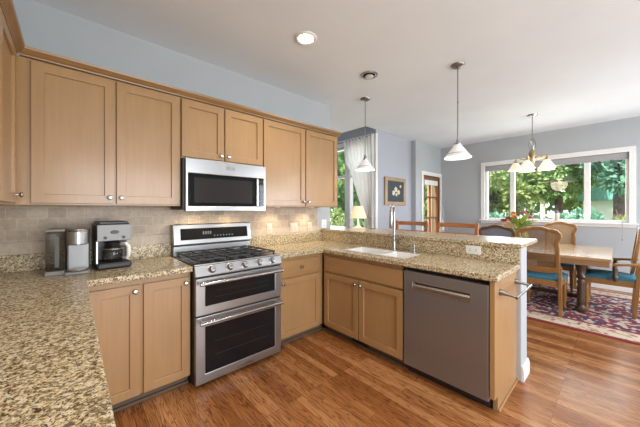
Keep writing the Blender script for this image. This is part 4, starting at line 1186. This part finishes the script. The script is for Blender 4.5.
# ------------------------------------------------------------------ bar stools
def make_stool():
    t = thing('bar_stool', 'cherry wood ladder-back bar stool nearer the curtain, behind the bar', 'bar stool', (2.75, -0.75, 0), 0, 'bar stools behind the bar')
    # local: faces -x (towards the bar); back at +x
    obj('seat', MB().prism([(-0.21, -0.20), (-0.19, -0.215), (0.19, -0.205), (0.20, -0.19), (0.20, 0.19), (0.19, 0.205), (-0.19, 0.215), (-0.21, 0.20)], XYZ, 0.715, 0.75), 'stool_wood', t, bevel=0.008, local=True)
    for s in (-1, 1):
        obj('leg', MB().tube([(-0.17, s * 0.17, 0.714), (-0.19, s * 0.19, 0.0005)], [0.021, 0.016], 12), 'stool_wood', t, smooth=True, local=True)
        obj('rear_post', MB().prism([(0.165, 0.0005), (0.20, 0.0005), (0.205, 0.72), (0.245, 1.16), (0.215, 1.17), (0.165, 0.72)], lambda u, v, w: (u, w, v), s * 0.235 - 0.02, s * 0.235 + 0.02), 'stool_wood', t, bevel=0.006, local=True)
        obj('stretcher', MB().tube([(-0.183, s * 0.183, 0.25), (0.18, s * 0.225, 0.25)], 0.012, 10), 'stool_wood', t, smooth=True, local=True)
    obj('stretcher', MB().tube([(-0.186, -0.18, 0.32), (-0.186, 0.18, 0.32)], 0.013, 10), 'stool_wood', t, smooth=True, local=True)
    for (za, zb_, dep) in ((1.105, 1.160, 0.03), (0.995, 1.035, 0.02), (0.88, 0.91, 0.015)):
        sl = MB()
        n = 12
        vv, ff = [], []
        xo = 0.19 + (za - 0.72) * 0.09
        for i in range(n + 1):
            y = -0.225 + 0.45 * i / n
            bow = dep * math.cos(PI * (i / n - 0.5))
            for (dx, z) in ((0, za), (0.02, za), (0.024, zb_), (0.004, zb_)):
                vv.append((xo + bow + dx, y, z))
        for i in range(n):
            b_ = i * 4
            ff += [(b_ + k, b_ + (k + 1) % 4, b_ + 4 + (k + 1) % 4, b_ + 4 + k) for k in range(4)]
        ff += [(0, 1, 2, 3), (n * 4 + 3, n * 4 + 2, n * 4 + 1, n * 4)]
        obj('back_rail', sl.add(vv, ff), 'stool_wood', t, bevel=0.004, local=True)
    return t
s0 = make_stool()
dup(s0, (2.75, -1.385, 0), 0, 'cherry wood ladder-back bar stool in line with the french door, behind the bar', 'bar stools behind the bar')

# ------------------------------------------------------------------ dining set
t = thing('area_rug', 'oriental rug with cream border and dark red and navy field', 'rug', (4.72, -2.0, 0.0005))
rx0, rx1, ry0, ry1 = 3.45, 5.70, -3.95, -0.30
C.objects.unlink(t)
bpy.data.objects.remove(t)
rm = rug_mat((rx1 - rx0) / 2, (ry1 - ry0) / 2)
single('area_rug', 'oriental rug with cream border under the dining table', 'rug', MB().box(rx0, rx1, ry0, ry1, 0.0005, 0.011), rm, bevel=0.003)
RZ = 0.0115
TX0, TX1, TY0, TY1 = 3.90, 5.30, -2.742, -1.05
t = thing('dining_table', 'long wooden dining table with dark carved pedestal legs', 'dining table', ((TX0 + TX1) / 2, (TY0 + TY1) / 2, RZ))
obj('tabletop', MB().box(TX0, TX1, TY0, TY1, 0.725, 0.76), 'table_wood', t, bevel=0.006)
obj('apron', MB().ring([(TX0 + 0.02, TY0 + 0.02), (TX1 - 0.02, TY0 + 0.02), (TX1 - 0.02, TY1 - 0.02), (TX0 + 0.02, TY1 - 0.02)],
    [(TX0 + 0.045, TY0 + 0.045), (TX1 - 0.045, TY0 + 0.045), (TX1 - 0.045, TY1 - 0.045), (TX0 + 0.045, TY1 - 0.045)], XYZ, 0.655, 0.7245), 'apron_wood', t, bevel=0.003)
lp_ = [(0.05, 0.0), (0.06, 0.02), (0.06, 0.05), (0.035, 0.07), (0.03, 0.10), (0.045, 0.14), (0.035, 0.18), (0.045, 0.22), (0.035, 0.26), (0.045, 0.30), (0.035, 0.34), (0.045, 0.38), (0.032, 0.42), (0.055, 0.45), (0.036, 0.48), (0.05, 0.56), (0.06, 0.60), (0.06, 0.64)]
for lx_, ly_ in ((4.20, -2.46), (4.40, -2.46), (5.00, -2.46), (4.20, -1.40), (5.00, -1.40)):
    obj('leg', MB().lathe(lp_, (lx_, ly_, RZ + 0.0005), seg=20), 'dark_wood', t, smooth=True)
obj('stretcher', MB().box(4.56, 4.64, -2.46, -1.40, 0.09, 0.14).box(4.20, 5.00, -2.485, -2.435, 0.09, 0.14).box(4.20, 5.00, -1.425, -1.375, 0.09, 0.14), 'dark_wood', t, bevel=0.008)

def back_outline(hw_top, hw_bot, zb, zt, crest, off=0.0):
    """Scalloped chair-back outline (y, z), right half then mirrored."""
    o = off
    right = [(0.0, zt - o), (0.06, zt - 0.008 - o), (0.11, zt - 0.030 - o), (0.15, zt - 0.032 - o * 1.1), (0.19, zt - 0.045 - o * 1.2), (hw_top - 0.005 - o * 0.9, zt - 0.085 - o * 0.9),
             (hw_top - o, zt - 0.125 - o * 0.5), (hw_top - 0.012 - o, zt - 0.16), (hw_top - 0.030 - o, zt - 0.20), (hw_top - 0.022 - o, zt - 0.28), (hw_bot - o, zb + 0.10 + o), (hw_bot - o, zb + o)]
    left = [(-y, z) for y, z in reversed(right[1:])]
    return right + left

def side_chair(label, loc, rz, frame_mat_, fill_mat, seat_mat, arms=False, group='dining chairs'):
    """Local: seat faces +x, back at -x, z from the floor (rug)."""
    t = thing('dining_armchair' if arms else 'dining_chair', label, 'chair', loc, rz, group)
    hw = 0.225
    zt_ = 1.115
    lean = lambda y, z, d: ((-0.175 if arms else -0.235) - (z - 0.46) * 0.12 - d, y, z)
    if arms:
        n = 36
        ou = [(0.27 * math.sin(2 * PI * k / n), 0.80 + 0.30 * math.cos(2 * PI * k / n)) for k in range(n)]
        inn = [(0.222 * math.sin(2 * PI * k / n), 0.80 + 0.25 * math.cos(2 * PI * k / n)) for k in range(n)]
    else:
        ou = back_outline(hw, hw - 0.02, 0.56, zt_, 0)
        inn = back_outline(hw, hw - 0.02, 0.56, zt_, 0, 0.042)
    bf = obj('back_frame', MB().ring(ou, inn, lean, 0.0, 0.034), frame_mat_, t, bevel=0.008, local=True)
    obj('back_panel', MB().prism([(y * 0.99, z) for y, z in inn], lean, 0.012, 0.020), fill_mat, bf, local=True)
    for s in (-1, 1):
        obj('rear_leg', MB().prism([(-0.195, 0.0005), (-0.235, 0.0005), (-0.268, 0.46), (-0.283, 0.62), (-0.248, 0.62), (-0.225, 0.44)], lambda u, v, w: (u, w, v),
            s * (hw - 0.042), s * (hw - 0.005)) , frame_mat_, t, bevel=0.006, local=True)
        obj('front_leg', MB().lathe([(0.016, 0.0005), (0.024, 0.015), (0.018, 0.04), (0.017, 0.09), (0.026, 0.12), (0.024, 0.26), (0.030, 0.30), (0.022, 0.32), (0.030, 0.345), (0.030, 0.42)],
            (0.205, s * 0.196, 0), seg=16), frame_mat_, t, smooth=True, local=True)
    obj('seat_rail', MB().ring([(-0.245, -0.205), (0.235, -0.226), (0.235, 0.226), (-0.245, 0.205)], [(-0.215, -0.175), (0.205, -0.196), (0.205, 0.196), (-0.215, 0.175)], XYZ, 0.365, 0.435), frame_mat_, t, bevel=0.006, local=True)
    cu = MB()
    n, mm = 12, 12
    vv, ff = [], []
    for k in range(2):
        for i in range(n + 1):
            for j in range(mm + 1):
                a_, b_ = i / n * 2 - 1, j / mm * 2 - 1
                x = -0.005 + a_ * 0.232
                y = b_ * (0.213 + 0.012 * a_)
                dome = (1 - abs(a_) ** 4) * (1 - abs(b_) ** 4)
                vv.append((x, y, 0.436 if k == 0 else 0.462 + 0.038 * dome ** 0.6))
    W_ = mm + 1
    T_ = (n + 1) * W_
    for i in range(n):
        for j in range(mm):
            q_ = i * W_ + j
            ff += [(q_, q_ + 1, q_ + W_ + 1, q_ + W_), (T_ + q_, T_ + q_ + W_, T_ + q_ + W_ + 1, T_ + q_ + 1)]
    for i in range(n):
        for j in (0, mm):
            q_ = i * W_ + j
            ff.append((q_, q_ + W_, T_ + q_ + W_, T_ + q_))
    for j in range(mm):
        for i in (0, n):
            q_ = i * W_ + j
            ff.append((q_, q_ + 1, T_ + q_ + 1, T_ + q_))
    obj('seat_cushion', cu.add(vv, ff), seat_mat, t, smooth=True, local=True)
    if not arms:
        obj('lower_back_rail', MB().prism([(-0.18, 0.545), (-0.06, 0.527), (0.06, 0.527), (0.18, 0.545), (0.18, 0.590), (0, 0.575), (-0.18, 0.590)], lean, 0.004, 0.030), frame_mat_, t, bevel=0.005, local=True)
    else:
        for s in (-1, 1):
            a_ = obj('arm', MB().tube([(-0.265, s * 0.245, 0.665), (-0.12, s * 0.285, 0.65), (-0.06, s * 0.288, 0.638), (-0.035, s * 0.288, 0.634)], [0.016, 0.018, 0.022, 0.020], 12), frame_mat_, t, smooth=True, local=True)
            obj('arm_post', MB().lathe([(0.018, 0.0), (0.020, 0.03), (0.030, 0.05), (0.018, 0.09), (0.024, 0.15), (0.018, 0.195)], (-0.055, s * 0.285, 0.432), seg=14), 'dark_wood', a_, smooth=True, local=True)
    return t
side_chair('honey wood cane-back chair with its back to the bar end', (3.985, -2.105, RZ), 0, 'dining_wood', 'cane', 'blue_seat')
side_chair('dark wood chair with grey upholstered back, seen over the bar top', (3.985, -1.645, RZ), 0, 'walnut', 'grey_fabric', 'blue_seat')
side_chair('honey wood tan-backed chair below the dining window, facing the kitchen', (5.27, -2.10, RZ), PI, 'dining_wood', 'tan_back', 'blue_seat')
side_chair('rosy oak chair mostly hidden behind the flowers, by the window', (5.27, -1.45, RZ), PI, 'pink_oak', 'tan_back', 'blue_seat')
side_chair('blue-seated wooden armchair at the table end, right photo edge', (4.57, -2.705, RZ), PI / 2, 'dining_wood', 'tan_back', 'blue_seat', arms=True)

# flowers on the table
t = thing('flower_vase', 'yellow-green vase of red, pink and orange flowers on the dining table', 'flowers', (4.25, -1.80, 0.76))
vx, vy = 4.25, -1.80
obj('vase', MB().lathe([(0.06, 0.0005), (0.075, 0.02), (0.10, 0.12), (0.105, 0.20), (0.085, 0.27), (0.095, 0.30), (0.088, 0.30), (0.075, 0.27), (0.07, 0.20)], (vx, vy, 0.76), seg=24), 'lime_vase', t, smooth=True)
rnd = random.Random(5)
lf = MB()
def leaf_quad(mb, c, d, L_, w):
    d = Vector(d).normalized()
    sd = d.cross(Vector((0, 0, 1)))
    if sd.length < 0.1:
        sd = Vector((1, 0, 0))
    sd.normalize()
    upv = sd.cross(d)
    c = Vector(c)
    pts_ = [c, c + d * L_ * 0.35 + sd * w * 0.5, c + d * L_ * 0.7 + sd * w * 0.42 - upv * L_ * 0.05, c + d * L_ - upv * L_ * 0.15, c + d * L_ * 0.7 - sd * w * 0.42 - upv * L_ * 0.05, c + d * L_ * 0.35 - sd * w * 0.5]
    mid = [c + d * L_ * 0.35 - upv * w * 0.15, c + d * L_ * 0.7 - upv * (w * 0.15 + L_ * 0.05)]
    mb.add(pts_ + mid, [(0, 1, 6), (1, 2, 7, 6), (2, 3, 7), (3, 4, 7), (4, 5, 6, 7), (5, 0, 6)])
for k in range(26):
    a_ = rnd.uniform(0, 2 * PI)
    el = rnd.uniform(0.1, 1.2)
    d_ = (math.cos(a_) * math.cos(el), math.sin(a_) * math.cos(el), math.sin(el))
    leaf_quad(lf, (vx + d_[0] * 0.05, vy + d_[1] * 0.05, 1.05 + rnd.uniform(-0.02, 0.10)), d_, rnd.uniform(0.13, 0.25), rnd.uniform(0.05, 0.09))
obj('leaves', lf, 'stem_green', t)
for (dx, dy, z, r, mt, nm) in ((-0.05, 0.14, 1.20, 0.055, 'petal_red', 'a'), (-0.10, 0.05, 1.23, 0.05, 'petal_orange', 'b'), (-0.02, 0.21, 1.17, 0.05, 'petal_red', 'c'),
                               (-0.06, -0.05, 1.29, 0.05, 'petal_pink', 'd'), (0.02, 0.02, 1.36, 0.03, 'petal_purple', 'e'), (0.0, 0.08, 1.28, 0.045, 'petal_orange', 'f'),
                               (0.05, -0.11, 1.22, 0.05, 'petal_pink', 'g'), (0.03, 0.03, 1.46, 0.022, 'petal_purple', 'h')):
    c_ = Vector((vx + dx, vy + dy, z))
    fl = obj('flower', (lambda mb: [mb.ball((c_.x + math.cos(k * 1.2566) * r * 0.55, c_.y + math.sin(k * 1.2566) * r * 0.48, c_.z + (0.012 if k % 2 else -0.008)), r * 0.42, 10, 6, (1, 1, 0.55)) for k in range(5)][0].ball(tuple(c_ + Vector((0, 0, 0.012))), r * 0.35, 8, 6))(MB()), mt, t, smooth=True)
    obj('stem', MB().tube([(vx + dx * 0.2, vy + dy * 0.2, 0.95), (vx + dx * 0.6, vy + dy * 0.6, (z + 1.05) / 2), (c_.x, c_.y, z - 0.005)], 0.005, 8), 'stem_green', fl)
t = thing('candle_jar', 'cream candle jar standing on the dining window sill', 'candle', (EX - 0.035, -2.02, W1[2]))
obj('jar', MB().lathe([(0.034, 0.0003), (0.037, 0.01), (0.037, 0.15), (0.032, 0.155)], (EX - 0.035, -2.02, W1[2]), seg=20), 'candle', t, smooth=True)
obj('lid', MB().lathe([(0.033, 0.156), (0.033, 0.172), (0.012, 0.18), (0.012, 0.20), (0.004, 0.203)], (EX - 0.035, -2.02, W1[2]), seg=18), 'dark_wood', t, smooth=True)

# ------------------------------------------------------------------ garden
GZ = -0.35
g = struct('ground', MB().box(-30, 60, -40, 50, GZ - 0.3, GZ), 'grass')

def foliage(n, rx, ry, rz, seed, size, clumps=26, droop=0.3):
    rn = random.Random(seed)
    cl = []
    for _ in range(clumps):
        while True:
            p = Vector((rn.uniform(-1, 1), rn.uniform(-1, 1), rn.uniform(-1, 1)))
            if 0.3 < p.length < 1.0:
                break
        cl.append((Vector((p.x * rx, p.y * ry, p.z * rz)), rn.uniform(0.25, 0.45) * min(rx, rz)))
    mb = MB()
    v, f = [], []
    for _ in range(n):
        c, r = rn.choice(cl)
        d = Vector((rn.gauss(0, 1), rn.gauss(0, 1), rn.gauss(0, 1))).normalized()
        p = c + d * r * rn.uniform(0.55, 1.0)
        dr = (d + Vector((rn.uniform(-.6, .6), rn.uniform(-.6, .6), rn.uniform(-.6, .6) - droop))).normalized()
        sd = dr.cross(Vector((rn.uniform(-1, 1), rn.uniform(-1, 1), rn.uniform(-1, 1)))).normalized()
        L_ = size * rn.uniform(0.7, 1.4)
        w = L_ * 0.28
        b = len(v)
        v += [p, p + dr * L_ * 0.5 + sd * w, p + dr * L_, p + dr * L_ * 0.5 - sd * w]
        f.append((b, b + 1, b + 2, b + 3))
    return mb.add(v, f)

def tree(label, x, y, h, crown, cz, leaf, bark, seed, n=5200, size=0.20, tr=0.16, group='trees beyond the windows', name='garden_tree'):
    t = thing(name, label, 'tree', (x, y, GZ), 0, group)
    mb = foliage(n, *crown, seed, size)
    mb.tf(Matrix.Translation((0, 0, cz)))
    obj('crown', mb, leaf, t, local=True)
    rn = random.Random(seed)
    obj('trunk', MB().tube([(0, 0, -0.1), (rn.uniform(-.1, .1), 0, h * 0.3), (rn.uniform(-.15, .15), rn.uniform(-.1, .1), h * 0.6), (0, 0, h * 0.95)], [tr * 1.2, tr, tr * 0.8, tr * 0.3], 12), bark, t, smooth=True, local=True)
    return t
def at(px, dist):
    """Point on the ground seen from the house at an angle given in image columns."""
    a_ = R(42.6) + math.atan((px - 322.4) / 272.4)
    return -0.665 + dist * math.sin(a_), -2.791 + dist * math.cos(a_)
for px, dist, lab, h, cr, cz, leaf, bark, seed, tr in (
    (497, 11.6, 'yellow-green leafy tree seen through the left sash of the dining window', 5.5, (1.15, 1.15, 2.1), 3.1, 'leaf_yellow', 'bark', 11, 0.12),
    (529, 15.5, 'dark conifer with a slim trunk, left in the middle pane of the dining window', 7.0, (1.5, 1.5, 2.2), 4.5, 'leaf_dark', 'bark', 12, 0.13),
    (559, 12.8, 'big conifer with a thick grey trunk in the middle pane of the dining window', 7.0, (1.2, 1.2, 1.8), 4.0, 'leaf_mid', 'bark', 13, 0.12),
    (543, 22.0, 'pale slender-trunked tree between the two conifers of the dining window', 6.0, (1.5, 1.5, 1.8), 4.2, 'leaf_yellow', 'bark_pale', 14, 0.13),
    (588, 18.8, 'green fir behind the right mullion of the dining window', 6.5, (1.5, 1.5, 1.9), 4.2, 'leaf_dark', 'bark', 15, 0.12),
    (619, 11.0, 'blue-green fir seen through the right sash of the dining window', 6.5, (1.0, 1.0, 1.6), 3.9, 'leaf_blue', 'bark', 16, 0.11),
    (336, 10.5, 'leafy green tree outside the nook window beside the wall cabinet end', 5.0, (1.0, 1.0, 1.9), 2.9, 'leaf_mid', 'bark', 17, 0.14),
    (364, 13.5, 'dark fir outside the nook window, behind the table lamp', 5.5, (1.3, 1.3, 2.2), 2.9, 'leaf_dark', 'bark', 18, 0.15),
    (426, 11.5, 'bright green tree seen through the french door glass', 5.0, (1.3, 1.3, 2.0), 2.5, 'leaf_yellow', 'bark', 19, 0.15)):
    x, y = at(px, dist)
    tree(lab, x, y, h, cr, cz, leaf, bark, seed, tr=tr, n=7000, size=0.15)

def shrub(label, px, dist, w, h, leaf, seed, n=2600):
    x, y = at(px, dist)
    mb = foliage(n, w, w, h * 0.55, seed, 0.13, 20, 0.0)
    mb.tf(Matrix.Translation((0, 0, h * 0.50)))
    t = thing('garden_shrub', label, 'shrub', (x, y, GZ), 0, 'shrubs beyond the windows')
    obj('foliage', mb, leaf, t, local=True)
    obj('stem', MB().tube([(0, 0, -0.05), (0.02, 0, h * 0.5)], [0.05, 0.02], 8), 'bark', t, local=True)
shrub('blue-green shrub low in the left sash of the dining window', 497, 9.8, 0.5, 1.35, 'leaf_blue', 31)
shrub('dark shrub low behind the flowers, left in the middle pane', 524, 10.2, 0.6, 1.4, 'leaf_dark', 32)
shrub('bright blue-green shrub right in the middle pane of the dining window', 573, 9.8, 0.62, 1.6, 'leaf_blue', 33)
shrub('silvery green shrub left in the right sash of the dining window', 598, 9.2, 0.5, 1.5, 'leaf_blue', 34)
shrub('yellow-green shrub right in the right sash of the dining window', 624, 9.6, 0.5, 1.5, 'leaf_yellow', 35)
shrub('lime green shrub low outside the nook window', 334, 8.6, 0.5, 1.5, 'leaf_yellow', 36)
shrub('dark green shrub outside the nook window behind the lamp shade', 362, 8.2, 0.5, 1.5, 'leaf_mid', 37)

# woodland far behind: uncountable leaves
wl = MB()
rn = random.Random(77)
for k in range(46):
    a_ = R(18 + k * 2.0)
    dist = rn.uniform(23, 28)
    b = foliage(620, 2.3, 2.3, 3.6, 400 + k, 0.42, 14, 0.2)
    b.tf(Matrix.Translation((-0.665 + dist * math.sin(a_), -2.791 + dist * math.cos(a_), GZ + rn.uniform(2.6, 4.6))))
    wl.add(b.v, b.f)
tag(obj('woodland_foliage', wl, 'leaf_mid'), 'dense woodland foliage far behind the garden trees', 'foliage', kind='stuff')

# sheds in the garden
x, y = at(470, 15.5)
t = thing('garden_shed', 'white shed with a pale sloping roof at the left of the dining window', 'shed', (x, y, GZ))
obj('wall', MB().box(-0.9, 0.9, -0.35, 2.2, 0.0005, 2.3), 'shed', t, local=True)
obj('roof', MB().prism([(-0.65, 2.15), (0.9, 2.75), (2.5, 2.15), (2.5, 2.25), (0.9, 2.87), (-0.65, 2.25)], lambda u, v, w: (w, u, v), -1.2, 1.2), 'roof', t, local=True)
x, y = at(616, 15.0)
t = thing('garden_shed', 'white building with a teal roof band in the right sash of the dining window', 'shed', (x, y, GZ))
obj('wall', MB().box(-0.8, 0.8, -0.85, 0.85, 0.0005, 2.0), 'shed', t, local=True)
obj('roof', MB().prism([(-1.0, 2.0), (1.0, 2.0), (0.8, 2.5), (-0.8, 2.5)], lambda u, v, w: (w, u, v), -1.0, 1.0), 'teal', t, local=True)
x, y = at(331, 17.0)
t = thing('garden_shed', 'low white building outside the nook window', 'shed', (x, y, GZ))
obj('wall', MB().box(-0.8, 0.8, -0.8, 0.8, 0.0005, 1.55), 'shed', t, local=True)
obj('roof', MB().prism([(-1.0, 1.55), (1.0, 1.55), (0.0, 2.0)], lambda u, v, w: (w, u, v), -1.0, 1.0), 'roof', t, local=True)
single('porch_post', 'tan cedar porch post behind the right panes of the french door', 'post', MB().box(6.80, 7.35, 0.78, 0.9, GZ, 2.75), 'post_wood', bevel=0.005)
